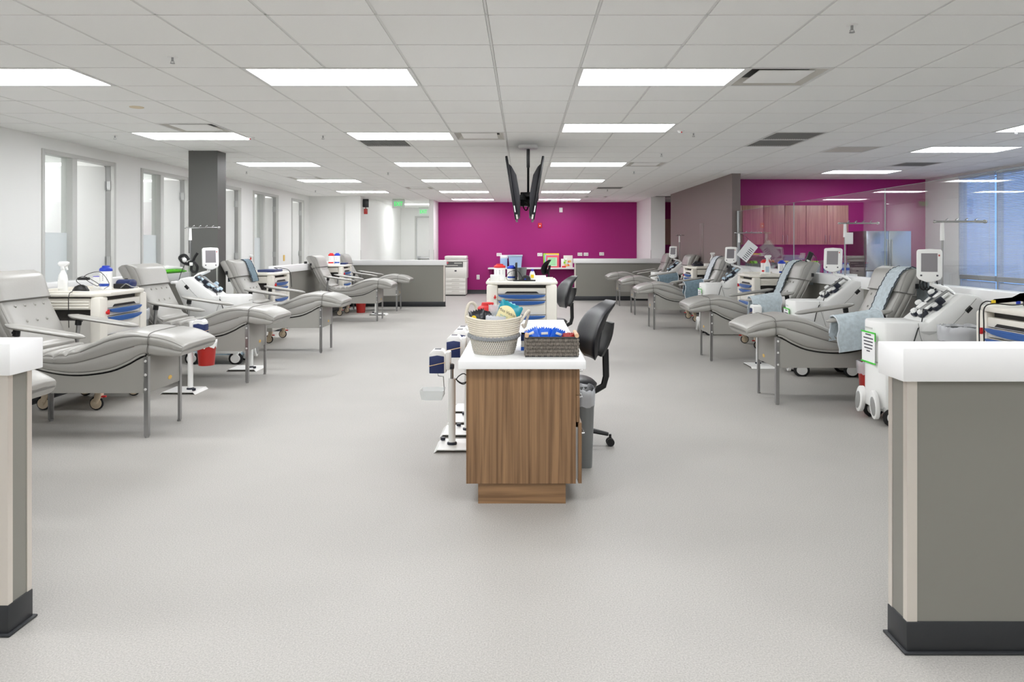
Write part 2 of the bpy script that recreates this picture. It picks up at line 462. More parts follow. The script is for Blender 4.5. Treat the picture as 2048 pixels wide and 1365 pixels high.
# ---- walls
Wl = MB()                                       # left wall with door openings
FR = [(8.62, 10.18, 1), (10.86, 12.38, 1), (13.15, 14.70, 1), (15.37, 16.94, 1), (17.92, 18.9, 0)]
DZ = 2.60
y = -4.4
for a, b, _ in FR:
    Wl.box(XL-.12, XL, y, a, 0, ZT); Wl.box(XL-.12, XL, a, b, DZ, ZT); y = b
Wl.box(XL-.12, XL, y, 19.52, 0, ZT)
struct('wall_left', Wl, 'wall_white', 'long white wall with tall door frames along the left', 'wall')
Wr = MB(); Wr.box(-7.9, -7.8, -4.4, 19.52, 0, ZT)
for yy in (8.2, 10.5, 12.75, 15.05, 17.4): Wr.box(-7.8, XL-.12, yy-.05, yy+.05, 0, ZT)
struct('wall_rooms', Wr, 'wall_white', 'white inner walls of the small rooms behind the left doors', 'wall')
Wb = MB(); Wb.box(-7.9, -4.24, 19.4, 19.52, 0, ZT); Wb.box(-4.64, -4.24, 19.25, 19.4, 0, ZT)
wb = struct('wall_back_left', Wb, 'wall_white', 'white back wall with a shallow pilaster left of the corridor', 'wall')
for x in (-4.643, -4.243):
    B(x, x+.006, 19.247, 19.28, .1, 1.33).obj('corner_guard', 'guard_steel', wb)
struct('wall_corridor_left', B(-4.36, -4.24, 19.52, 25.7, 0, ZT), 'wall_white', 'white corridor wall running back behind the left exit sign', 'wall')
Wc = MB(); Wc.box(-4.36, -3.76, 25.6, 25.72, 0, ZT); Wc.box(-2.70, -2.55, 25.6, 25.72, 0, ZT); Wc.box(-3.76, -2.70, 25.6, 25.72, 2.46, ZT)
struct('wall_corridor_back', Wc, 'wall_white', 'white wall with the door closing the corridor', 'wall')
wcr = struct('wall_corridor_right', B(-2.68, -2.55, 21.0, 25.6, 0, ZT), 'wall_white', 'white wall end between the corridor and the purple wall', 'wall')
for x in (-2.683, -2.556): B(x, x+.009, 20.996, 21.03, .1, 1.33).obj('corner_guard', 'guard_steel', wcr)
wp = struct('wall_back', B(-2.55, 7.9, YB, YB+.12, 0, ZT), 'wall_purple', 'magenta purple accent wall at the far end of the room', 'wall')
struct('baseboard_back', MB().prism([(YB, 0), (YB-.02, 0), (YB-.012, .02), (YB-.01, .12), (YB, .12)], 'x', -2.55, 3.39), 'base_black', 'black baseboard along the purple back wall', 'baseboard')
wpl = struct('wall_pillar', B(3.39, 3.77, 19.7, YB, 0, ZT), 'wall_white', 'white wall end standing right of the purple wall', 'wall')
for x in (3.387, 3.762): B(x, x+.009, 19.696, 19.73, .1, 1.33).obj('corner_guard', 'guard_steel', wpl)
wt = struct('wall_taupe', B(3.72, 3.87, 13.2, 18.7, 0, ZT), 'wall_taupe', 'dark taupe full-height wall between the beds and kitchenette', 'wall')
B(3.715, 3.72, 15.3, 15.62, 1.1, 1.92, b=.001).obj('flush_panel', 'wall_taupe', wt)
MB().prism([(3.72, 0), (3.70, 0), (3.708, .02), (3.71, .12), (3.72, .12)], 'y', 13.2, 18.7).obj('base_strip', 'base_black', wt)
struct('wall_kitchen', B(3.87, 7.9, 14.4, 14.52, 0, ZT), 'wall_purple', 'dark purple kitchenette wall behind the wooden cabinets', 'wall')
struct('wall_front', B(-8, 9, -4.5, -4.4, 0, ZT), 'wall_white', 'plain white wall behind the camera, out of view', 'wall')
# right window wall
WB0, WB1, WSILL, WHEAD = 13.3, 6.9, .45, 2.70
Wq = MB(); Wq.box(XR, XR+.15, WB0, 22.3, 0, ZT); Wq.box(XR, XR+.15, -4.4, WB1, 0, ZT)
Wq.box(XR, XR+.15, WB1, WB0, 0, WSILL); Wq.box(XR, XR+.15, WB1, WB0, WHEAD, ZT)
struct('wall_right', Wq, 'wall_white', 'white outer wall with blue windows on the right', 'wall')
nb = 6; bw = (WB0-WB1)/nb
sl = MB()
for i in range(66):
    z = .95+i*(2.68-.95)/66
    sl.add([(-.007, .035, z-.0105), (-.007, bw-.035, z-.0105), (.007, bw-.035, z+.0105), (.007, .035, z+.0105),
            (-.006, .035, z-.0112), (-.006, bw-.035, z-.0112), (.008, bw-.035, z+.0098), (.008, .035, z+.0098)],
           [(0, 1, 2, 3), (7, 6, 5, 4), (0, 3, 7, 4), (1, 5, 6, 2), (0, 4, 5, 1), (3, 2, 6, 7)])
sl_me = sl.mesh('slats', 'blinds', False)
sl2 = MB()
for i in range(16):
    z = .48+i*(.86-.48)/16
    sl2.add([(-.004, .05, z-.011), (-.004, bw-.05, z-.011), (.004, bw-.05, z+.011), (.004, .05, z+.011)], [(0, 1, 2, 3)])
sl2_me = sl2.mesh('slats', 'blinds', False)
for i in range(nb):
    y1 = WB0-i*bw; y0 = y1-bw
    w = thing('window_%d' % (i+1), '%s tall window with white slat blinds counted from the kitchenette wall' % (ORD[i] if i else 'first'), 'window', (XR, y0, 0), kind='structure')
    f = MB()
    f.box(.02, .1, 0, .03, WSILL, WHEAD); f.box(.02, .1, bw-.03, bw, WSILL, WHEAD); f.box(.02, .1, .03, bw-.03, WSILL, WSILL+.05); f.box(.02, .1, .03, bw-.03, WHEAD-.03, WHEAD); f.box(-.005, .1, .03, bw-.03, .86, .95)
    f.obj('window_frame', 'frame_alu', w)
    B(.055, .062, .03, bw-.03, WSILL+.05, .86).obj('pane', 'window_glass', w); B(.055, .062, .03, bw-.03, .95, WHEAD-.03).obj('pane', 'window_glass', w)
    o = put('slats', sl_me, w, (-.005, 0, 0)); o['kind'] = 'stuff'
    o = put('slats', sl2_me, w, (.02, 0, 0)); o['kind'] = 'stuff'
    B(-.025, .015, .03, bw-.03, 2.66, 2.70).obj('head_rail', 'blinds', w)
    for yy in (.16, bw-.16): MB().cyl((-.018, yy, .95), (-.018, yy, 2.67), .0022, n=5).obj('blind_cord', 'plastic_white', w)

# ---- column
c = struct('column', B(-4.527, -4.135, 10.0, 10.28, 0, ZT), 'column_grey', 'dark grey square column in front of the left doors', 'column')
for x in (-4.53, -4.15): B(x, x+.018, 9.996, 10.02, .1, 1.357).obj('corner_guard', 'guard_steel', c)

# ---- left doors
dn = 1
for a, b, side in FR:
    lab = ['white door standing ajar with frosted sidelight, first on the left wall', 'white ajar door with sidelight partly behind the grey column',
           'white door just right of the grey column with its sidelight hidden', 'white ajar door with frosted sidelight beyond the grey column',
           'white door without sidelight in the far left corner'][dn-1]
    d = thing('door_%d' % dn, lab, 'door', (XL, 0, 0), kind='structure'); dn += 1
    f = MB(); t = .05; X0, X1 = -.125, .018
    f.box(X0, X1, a, a+t, 0, DZ, b=.004); f.box(X0, X1, b-t, b, 0, DZ, b=.004); f.box(X0, X1, a+t, b-t, DZ-t, DZ, b=.004)
    ds = a+t
    if side:
        ds = a+.62; f.box(X0, X1, ds-.05, ds+.05, 0, DZ-t, b=.004); ds += .05
        f.box(X0+.03, X1-.03, a+t, ds-.1, 0, .12)
    f.obj('door_frame', 'trim_grey', d)
    if side:
        B(-.06, -.052, a+t, ds-.1, 1.62, DZ-t).obj('pane', 'glass', d)
        B(-.06, -.052, a+t, ds-.1, .12, 1.62).obj('frosted_pane', 'frosted', d)
    hy = b-t-.006
    lf2 = B(-.045, 0, -(hy-ds)+.01, 0, .01, DZ-t-.01, b=.002).obj('door_leaf', 'door_white', d)
    lf2.location = (-.10, hy, 0); lf2.rotation_euler.z = -R(62)
    for z in (.3, 1.25, 2.28):
        MB().box(-.10, -.03, hy-.003, hy+.004, z-.06, z+.06).cyl((-.095, hy-.008, z-.06), (-.095, hy-.008, z+.06), .008, n=8).obj('hinge', 'steel', d)
    B(-.12, -.03, b-t-.0015, b-t, .0, DZ-t).obj('gasket', 'grille', d)
# corridor door
d = thing('door_6', 'pale door with a push bar at the end of the corridor', 'door', (0, 25.6, 0), kind='structure')
f = MB(); f.box(-3.76, -3.70, 0, .1, 0, 2.46); f.box(-2.76, -2.70, 0, .1, 0, 2.46); f.box(-3.70, -2.76, 0, .1, 2.40, 2.46); f.obj('door_frame', 'trim_grey', d)
B(-3.695, -2.765, .02, .065, .01, 2.405, b=.002).obj('door_leaf', 'door_white', d)
MB().tube([(-3.6, .01, 1.0), (-3.6, -.05, 1.0), (-2.85, -.05, 1.0), (-2.85, .01, 1.0)], .025, 8).box(-3.66, -3.56, -.03, .02, .93, 1.07, b=.005).obj('push_bar', 'steel', d)

# ---- half walls
def halfwall(name, x0, x1, y0, y1, label, guards=(), ov=.03, hz=1.105, st=.12, glass=False):
    o = thing(name, label, 'half wall', kind='structure')
    B(x0, x1, y0, y1, .1, hz-st).obj('wall_panel', 'panel_taupe', o)
    B(x0-ov, x1+ov, y0-ov, y1+ov, hz-st, hz, b=.003).obj('wall_cap', 'cap_white', o)
    MB().box(x0-.006, x1+.006, y0-.006, y1+.006, 0, .115, b=.004).box(x0-.018, x1+.018, y0-.018, y1+.018, 0, .010, b=.004).obj('cove_base', 'base_black', o)
    for gx, gy in guards:                       # L-shaped metal corner guards
        sx = 1 if gx == x0 else -1; sy = 1 if gy == y0 else -1
        g = MB(); g.box(*sorted((gx, gx+sx*.034)), *sorted((gy-sy*.003, gy)), .115, hz-st); g.box(*sorted((gx-sx*.003, gx)), *sorted((gy-sy*.003, gy+sy*.024)), .1151, hz-st-.0001)
        g.obj('corner_guard', 'guard', o)
    return o
halfwall('wall_half_front_right', 1.385, 3.76, 2.67, 2.80, 'taupe half wall with white cap in the right foreground', [(1.385, 2.67), (1.385, 2.80)])
halfwall('wall_half_front_left', -4.53, -1.945, 2.79, 2.92, 'taupe half wall with white cap cut by the left edge of the picture', [(-1.945, 2.79), (-1.945, 2.92)])
halfwall('wall_half_left', -4.66, -4.53, 2.92, 10.0, 'taupe half wall with white cap behind the near left beds')
halfwall('wall_half_left_far', -4.30, -4.17, 12.6, 17.6, 'taupe half wall with white cap behind the far left beds', [(-4.17, 12.6)])
halfwall('wall_half_back_left', -4.30, -1.87, 17.6, 17.73, 'taupe half wall with white cap left of the copier', [(-1.87, 17.6)])
halfwall('wall_half_back_right', 1.345, 3.70, 19.5, 19.63, 'taupe half wall with white cap before the purple wall on the right', [(1.345, 19.5)])
halfwall('wall_half_right', 3.76, 3.88, 2.67, 13.2, 'taupe half wall carrying the glass partition behind the right beds')
gl = thing('wall_glass', 'clear frameless glass partition standing on the right half wall', 'glass partition', kind='structure')
gy = [13.18, 10.45, 7.81, 5.17, 2.7]
for i in range(4):
    B(3.812, 3.824, gy[i+1]+.004, gy[i]-.004, 1.105, 2.067).obj('pane', 'glass', gl)
    B(3.8115, 3.8245, gy[i+1]+.001, gy[i+1]+.005, 1.105, 2.067).obj('pane_edge', 'glass_edge', gl)
    B(3.8115, 3.8245, gy[i+1], gy[i], 2.067, 2.069).obj('pane_edge', 'glass_edge', gl)
B(3.80, 3.836, 13.17, 13.2, 1.105, 2.075).obj('glass_channel', 'steel', gl)

# ---- kitchenette
for i in range(6):
    x1 = 6.18-i*.405; x0 = x1-.40
    if i == 5: x0 = 3.88
    t = thing('wall_cabinet', '%s brown wood upper cabinet counted from the refrigerator' % ['first', 'second', 'third', 'fourth', 'fifth', 'sixth'][i], 'cabinet', (0, 14.07, 0), group='brown wall cabinets')
    B(x0, x1, .02, .33, 1.475, 2.22).obj('body', 'wood_cab', t)
    dd = B(x0+.002, x1-.002, 0, .02, 1.475, 2.22, b=.0015).obj('cabinet_door', 'wood_cab', t)
    hx = x0+.04 if i % 2 == 0 else x1-.04
    MB().tube([(hx, 0, 1.52), (hx, -.025, 1.525), (hx, -.025, 1.645), (hx, 0, 1.65)], .005, 6).obj('handle', 'steel', dd)
t = thing('wall_cabinet', 'wood upper cabinet glimpsed between the white pillar and taupe wall', 'cabinet', (0, 21.6, 0))
B(3.85, 4.8, .02, .55, 1.47, 2.22).obj('body', 'wood_cab', t); B(3.852, 4.798, 0, .02, 1.47, 2.22).obj('cabinet_door', 'wood_cab', t)
t = thing('kitchen_counter', 'white kitchenette counter along the dark purple wall', 'counter', (0, 13.78, 0))
B(3.90, 6.2, .02, .61, .0, .88).obj('body', 'wood_cab', t); B(3.89, 6.22, 0, .615, .88, .92, b=.003).obj('worktop', 'cap_white', t)
t = thing('refrigerator', 'tall steel refrigerator with dark side at the end of the cabinets', 'refrigerator', (6.28, 13.6, 0))
B(0, .84, .03, .76, .03, 1.725).obj('body', 'fridge_side', t)
for (a, b) in ((.01, .415), (.425, .83)): B(a, b, -.03, .027, 1.0, 1.725, b=.006).obj('fridge_door', 'fridge_steel', t)
B(.01, .83, -.03, .027, .08, .985, b=.006).obj('freezer_drawer', 'fridge_steel', t)
for x in (.38, .46): MB().tube([(x, -.03, 1.08), (x, -.07, 1.1), (x, -.07, 1.55), (x, -.03, 1.57)], .011, 8).obj('handle', 'steel', t)
for i, (x, y, col) in enumerate(((4.33, 13.99, 'lime'), (4.62, 14.02, 'orange'), (4.90, 13.98, 'yellow'), (5.2, 14.0, 'pretzel'), (5.48, 14.02, 'lime'))):
    t = thing('snack_bin', ['grey bin of green snack packets nearest the taupe wall', 'grey bin of orange snack packets second from the taupe wall', 'grey bin of yellow snacks in the middle of the kitchenette counter', 'grey bin of pale snacks fourth along the kitchenette counter', 'tall grey bin of green packets closest to the water bottles'][i], 'snack bin', (x, y, .92), group='snack bins on the kitchenette counter')
    w = .11; h = .20+.02*(i % 2)
    MB().loft([[(-w*s, -w*s, z), (w*s, -w*s, z), (w*s, w*s, z), (-w*s, w*s, z)] for s, z in ((.85, 0), (1, h), (.93, h), (.8, .02))]).obj('bin', 'bin_grey' if i % 2 else 'copier_dark', t)
    for q in range(7):
        random.seed(i*10+q); a = random.uniform(-.07, .07); b = random.uniform(-.07, .07); T = Matrix.Translation((a, b, h+.01)) @ Matrix.Rotation(random.uniform(0, 3), 4, 'Z') @ Matrix.Rotation(random.uniform(-.7, .7), 4, 'X')
        B(-.05, .05, -.01, .01, -.05, .04, b=.008, T=T).obj('packet', [col, 'orange', 'lime', 'yellow', 'plastic_white'][q % 5] if q % 2 else col, t)
bp = [(.002, 0), (.031, 0), (.033, .01), (.031, .05), (.033, .06), (.033, .12), (.030, .15), (.014, .18), (.013, .19)]
for i in range(6):
    x = 5.68+i*.085
    t = thing('water_bottle', 'small clear water bottle, %s from the left in the counter row' % ORD[i] if i else 'small clear water bottle, leftmost in the counter row', 'water bottle', (x, 13.93, .92), group='water bottles on the kitchenette counter')
    MB().lathe(bp, n=10).obj('bottle', 'water', t); MB().lathe([(.0335, .07), (.0338, .071), (.0338, .118), (.0335, .119)], n=10).obj('wrapper', 'label_blue', t)
    MB().lathe([(.016, .19), (.016, .21)], n=8).obj('cap', 'lid_blue', t)

# ================================================================== DONOR BEDS  (local: foot towards +x, floor z=0, x=0 at the foot legs)
BT = [(.300, .672), (.294, .708), (.17, .768), (0, .797), (-.12, .81), (-.26, .786), (-.40, .726), (-.52, .670), (-.62, .642), (-.74, .634), (-.85, .652),
      (-.925, .716), (-.985, .83), (-1.05, .96), (-1.11, 1.08), (-1.155, 1.18), (-1.19, 1.235), (-1.245, 1.262)]
BB = [(.299, .660), (.265, .627), (.12, .628), (0, .640), (-.12, .578), (-.24, .528), (-.38, .502), (-.52, .492), (-.66, .503), (-.80, .533), (-.93, .585),
      (-1.03, .68), (-1.11, .80), (-1.18, .93), (-1.24, 1.06), (-1.285, 1.16), (-1.315, 1.225), (-1.29, 1.256)]
NS = 205
CT = crv([(x, 0, z) for x, z in BT], NS); CB = crv([(x, 0, z) for x, z in BB], NS)
def stn(t): return min(NS-1, max(0, int(round(t/17*(NS-1)))))
HALF = [(.255, 0), (.283, .03), (.294, .12), (.297, .30), (.292, .44), (.287, .47), (.294, .50), (.298, .66), (.296, .80), (.289, .845), (.291, .87), (.287, .92), (.272, .975), (.245, 1.0)]
def bed_ring(i, off=0.0, wof=0.0, ribs=True):
    b, t = CB[i], CT[i]; d = t-b; L = d.length; n = d/L if L > 1e-6 else Vector((0, 0, 1))
    tt = i/(NS-1)*17; ring = []
    rib = 0
    if ribs and 6.9 < tt < 10.9:
        u = (tt-6.9)/4.0; rib = .046*(abs(math.sin(u*math.pi*5.0))**.55-.45)*min(1, u*6)*min(1, (1-u)*6+.15)
    def pt(y, s):
        p = b+d*s+n*(off*(2*s-1))
        return (p.x, y, p.z)
    for y, s in HALF: ring.append(pt(-(y+wof), s))
    for y in (-.20, -.10, 0, .10, .20):
        p = t+n*(off+rib+.006)
        ring.append((p.x, y, p.z))
    for y, s in HALF[::-1]: ring.append(pt(y+wof, s))
    for y in (.12, -.12): ring.append(pt(y, 0))
    if rib:
        for q, k in ((8, .12), (9, .3), (10, .5), (11, .75), (12, .95), (13, 1)):
            for j in (q, 2*len(HALF)+4-q):
                x, y, z = ring[j]; ring[j] = (x+n.x*rib*k, y*(1+.25*rib*k), z+n.z*rib*k)
    return ring
PROTO = {}
def bed_parts():
    p = {}
    mb = MB().loft([bed_ring(i) for i in range(NS)]); p['mattress'] = mb.mesh('mattress', 'vinyl', ang=50)
    mb = MB().loft([bed_ring(i, .006, .006, False) for i in range(0, stn(2.75))]); p['foot_cover'] = mb.mesh('foot_cover', 'vinyl', ang=50)
    hr = []
    for i in range(stn(13.7), NS):
        u = (i-stn(13.7))/(NS-1-stn(13.7)); hr.append(bed_ring(i, .018+.018*math.sin(u*math.pi), .012+.012*u, False))
    p['headrest'] = MB().loft(hr).mesh('headrest', 'vinyl', ang=50)
    i = stn(2.75); p['foot_seam'] = MB().tube(bed_ring(i, .007, .007, False), .0035, 5, closed=True).mesh('foot_seam', 'vinyl_dark')
    i = stn(13.7); p['head_seam'] = MB().tube(bed_ring(i, .019, .013, False), .004, 5, closed=True).mesh('head_seam', 'vinyl_dark')
    for s, nm in ((-1, 'a'), (1, 'b')):
        mb = MB().tube([(CB[i].x, s*.283, CB[i].z-.002) for i in range(stn(2.9), stn(15.5), 4)], .0085, 6); p['piping_'+nm] = mb.mesh('piping', 'vinyl')
        m2 = MB()
        for f, a, e in ((.465, 3.6, 9.5), (.845, 2.7, 6.9), (.60, 7.0, 13.6)):
            m2.tube([tuple(CB[i]+(CT[i]-CB[i])*f+Vector((0, s*.290, 0))) for i in range(stn(a), stn(e), 4)], .0042, 5)
        p['seam_'+nm] = m2.mesh('seam', 'vinyl_dark')
        pts = [(-1.09, .34), (.012, .34), (.012, .615)]
        pts += [(CB[i].x, CB[i].z-.024) for i in range(stn(3.1), stn(11.4), 5)] + [(-1.09, .74)]
        p['side_panel_'+nm] = MB().prism(pts, 'y', *sorted((s*.262, s*.274))).mesh('side_panel', 'bed_metal')
    p['gap_shade'] = MB().prism([(-1.07, .37), (.008, .37), (.008, .628)]+[(CB[i].x, CB[i].z-.004) for i in range(stn(3.1), stn(11.2), 5)]+[(-1.07, .70)], 'y', -.254, .254).mesh('gap_shade', 'black')  # black filler stands in for the shade in the gap under the mattress
    p['foot_panel'] = B(.012, .024, -.274, .274, .34, .628, b=.002).mesh('foot_panel', 'bed_metal')
    p['head_panel'] = B(-1.10, -1.09, -.27, .27, .34, .73).mesh('head_panel', 'bed_metal')
    for i, (x, s) in enumerate(((.0, -1), (.0, 1), (-1.07, -1), (-1.07, 1))):
        top = .62
        m = MB().box(x-.004, x+.026, *sorted((s*.274, s*.280)), .012, top).box(x+.022 if x > -.5 else x-.004, x+.028 if x > -.5 else x+.002, *sorted((s*.246, s*.280)), .0121, top-.0001).lathe([(.016, 0), (.016, .012)], (x+.012, s*.266, 0), 10)
        p['leg_%d' % i] = m.mesh('leg', 'steel')
        p['bolt_%d' % i] = MB().cyl((x+.009, s*.279, 0), (x+.009, s*.288, 0), .011, .008, 8).mesh('bolt', 'bolt')
    for s, nm in ((-1, 'a'), (1, 'b')):
        rr = []
        for i in range(19):
            u = i/18; x = -.99+.60*u; z = .872-.092*u
            w = .066*(min(1, math.sin(min(1, u*7)*math.pi/2)))*(1 if u < .8 else math.sqrt(max(.02, 1-((u-.8)/.2)**2)))*(1.0-.22*u)+.004
            h = .021*(min(1, .4+u*6))*(1 if u < .85 else math.sqrt(max(.05, 1-((u-.85)/.15)**2)))
            rr.append([(x, s*.385+w*math.cos(a*math.pi/6), z+h*math.copysign(abs(math.sin(a*math.pi/6))**.8, math.sin(a*math.pi/6))) for a in range(12)])
        p['armrest_'+nm] = MB().loft(rr).mesh('armrest', 'vinyl', ang=60)
        p['post_'+nm] = MB().cyl((-.93, s*.385, .50), (-.90, s*.385, .80), .017, n=10).box(-.95, -.90, *sorted((s*.274, s*.395)), .49, .53).mesh('arm_post', 'steel')
        p['collar_'+nm] = MB().cyl((-.905, s*.385, .79), (-.898, s*.385, .845), .026, n=10).cyl((-.90, s*.385, .82), (-.90, s*.43, .82), .010, n=8).mesh('collar', 'black')
    for s, nm in ((-1, 'a'), (1, 'b')): p['tag_'+nm] = B(-1.265, -1.235, *sorted((s*.306, s*.318)), 1.07, 1.115).mesh('black_tag', 'black')
    p['buttons'] = MB().ball((0, 0, 0), .013, 8).mesh('button', 'bed_metal')
    p['badge'] = MB().lathe([(.001, 0), (1, 0), (1, .12), (.9, .2)], n=16, T=Matrix.Translation((.024, 0, .40)) @ Matrix.Rotation(R(90), 4, 'Y') @ Matrix.Diagonal((.017, .032, .012, 1))).mesh('badge', 'badge')
    return p
BP = bed_parts()
def bed(label, foot_x, y, right=False, rz=0.0):
    t = thing('donor_bed', label, 'donor bed', (foot_x, y, 0), (math.pi if right else 0)+rz, 'grey donor beds')
    ob = {}
    for k, me in BP.items():
        if k in ('bolt_0', 'bolt_1', 'bolt_2', 'bolt_3', 'buttons', 'badge', 'seam_a', 'seam_b', 'piping_a', 'piping_b', 'collar_a', 'collar_b', 'foot_seam', 'head_seam', 'tag_a', 'tag_b'): continue
        ob[k] = put(me.name.split('.')[0], me, t)
    for i in range(4):
        for z in (.37, .48, .585): put('bolt', BP['bolt_%d' % i], ob['leg_%d' % i], (0, 0, z))
    for s in 'ab':
        put('seam', BP['seam_'+s], ob['mattress']); put('piping', BP['piping_'+s], ob['mattress']); put('collar', BP['collar_'+s], ob['armrest_'+s])
    for tt_, ys in ((13.25, (-.17, -.06, .06, .17)), (12.3, (-.12, 0, .12))):
        c_ = CT[stn(tt_)]+(CT[stn(tt_)]-CB[stn(tt_)]).normalized()*.004
        for yy in ys: put('button', BP['buttons'], ob['mattress'], (c_.x, yy, c_.z))
    put('seam', BP['foot_seam'], ob['foot_cover']); put('seam', BP['head_seam'], ob['headrest'])
    for s in 'ab': put('black_tag', BP['tag_'+s], ob['headrest'])
    o = put('badge', BP['badge'], ob['foot_panel']); o.location.y = -.08 if right else .08
    o['label'] = 'small yellow oval badge'
    return t
LBED = [(-2.98, 3.94, 'grey donor bed hidden behind the left half wall except its foot'), (-2.89, 5.92, 'largest fully seen grey donor bed, nearest on the left'),
        (-2.955, 8.15, 'second grey donor bed on the left with red bucket before it'), (-2.768, 10.33, 'grey donor bed on the left with blue pad on its headrest'),
        (-2.83, 14.51, 'grey donor bed on the far left with black box behind headrest'), (-2.815, 16.62, 'farthest grey donor bed on the left before the half wall')]
for x, y, l in LBED: bed(l, x, y)
RBED = [(2.348, 7.08, 'nearest grey donor bed on the right with blue pad on backrest'), (2.387, 9.62, 'second grey donor bed on the right with phone on its backrest'),
        (2.278, 13.10, 'third grey donor bed on the right with pale pad on headrest'), (2.345, 15.77, 'fourth grey donor bed on the right with slate pad on its seat'),
        (2.32, 18.06, 'farthest grey donor bed on the right beside the half wall')]
for x, y, l in RBED: bed(l, x, y, True)

# ---- heating pads draped on beds
def pad_back(label, x, y, right, t0, t1, y0, y1, m, skew=0.0):
    T = Matrix.Translation((x, y, 0)) @ Matrix.Rotation(math.pi if right else 0, 4, 'Z')
    rows = []; a, b = stn(t0), stn(t1)
    for i in range(a, NS, 2):
        n = (CT[i]-CB[i]).normalized(); u = (i-a)/(NS-1-a)
        off = .018+(.030 if i >= stn(13.7) else .030*max(0, 1-(stn(13.7)-i)/16))+.004*math.sin(i*1.9)
        sh = skew*(u-.5)
        rows.append([(CT[i].x+n.x*off, y0+sh+(y1-y0)*q/16, CT[i].z+n.z*off+.005*((i//4+q) % 2)) for q in range(17)])
    for z in (1.2, 1.12, 1.03, .95):
        rows.append([(-1.385+.02*(1.2-z), y0+skew*.5+(y1-y0)*q/16, z) for q in range(17)])
    t = thing('heating_pad', label, 'heating pad', group='quilted heating pads')
    MB().sheet(rows, .010, T).obj('quilt', m, t, ang=70)
    for e in (0, -1): MB().tube([r[e] for r in rows], .006, 5, T=T).obj('binding', 'pad_edge', t)
    return t
def pad_arm(label, x, y, right, s, x0, x1, m, d1=.20, d2=.28):
    T = Matrix.Translation((x, y, 0)) @ Matrix.Rotation(math.pi if right else 0, 4, 'Z')
    rows = []
    prof = [(-.095, -d1), (-.094, -d1*.8), (-.093, -d1*.6), (-.092, -d1*.4), (-.085, -.03), (-.07, .018), (-.04, .035), (0, .038), (.04, .035), (.07, .018), (.088, -.03), (.092, -d2*.3), (.094, -d2*.45), (.096, -d2*.6), (.098, -d2*.75), (.10, -d2*.88), (.10, -d2)]
    for yy, dz in prof:
        r = []
        for q in range(17):
            xx = x0+(x1-x0)*q/16; u = (xx+.99)/.60; zz = .872-.092*u
            r.append((xx+.01*math.sin(dz*30), s*(.385+yy)+(.005*((q+len(rows)) % 2) if abs(yy) > .08 else 0)*(1 if yy > 0 else -1)*s, zz+dz+(.005*((q+len(rows)) % 2) if abs(yy) < .08 else 0)))
        rows.append(r)
    if s < 0: rows = rows[::-1]
    t = thing('heating_pad', label, 'heating pad', group='quilted heating pads')
    MB().sheet(rows, .010, T).obj('quilt', m, t, ang=70)
    for e in (0, -1): MB().tube([r[e] for r in rows], .006, 5, T=T).obj('binding', 'pad_grey', t)
pad_back('pale blue quilted pad over the backrest of the nearest right bed', 2.348, 7.08, True, 11.3, 17, .02, .26, 'pad_blue', .12)
pad_arm('pale blue quilted pad hanging over an armrest of the nearest right bed', 2.348, 7.08, True, 1, -.86, -.46, 'pad_blue')
pad_back('pale blue quilted pad over the backrest of the second right bed', 2.387, 9.62, True, 11.3, 17, -.27, -.03, 'pad_blue', .1)
pad_arm('pale blue quilted pad hanging over an armrest of the second right bed', 2.387, 9.62, True, 1, -.80, -.44, 'pad_blue')
pad_back('whitish quilted pad over the backrest of the third right bed', 2.278, 13.10, True, 11.8, 17, -.26, .06, 'pad_grey', .05)
pad_arm('slate blue pad hanging over an armrest of the third right bed', 2.278, 13.10, True, 1, -.80, -.48, 'pad_slate')
pad_arm('slate grey pad hanging over an armrest of the fourth right bed', 2.345, 15.77, True, 1, -.85, -.45, 'pad_slate', .10, .14)
pad_back('pale blue quilted pad over the headrest of the third left bed', -2.768, 10.33, False, 12.9, 17, .04, .27, 'pad_slate', .06)

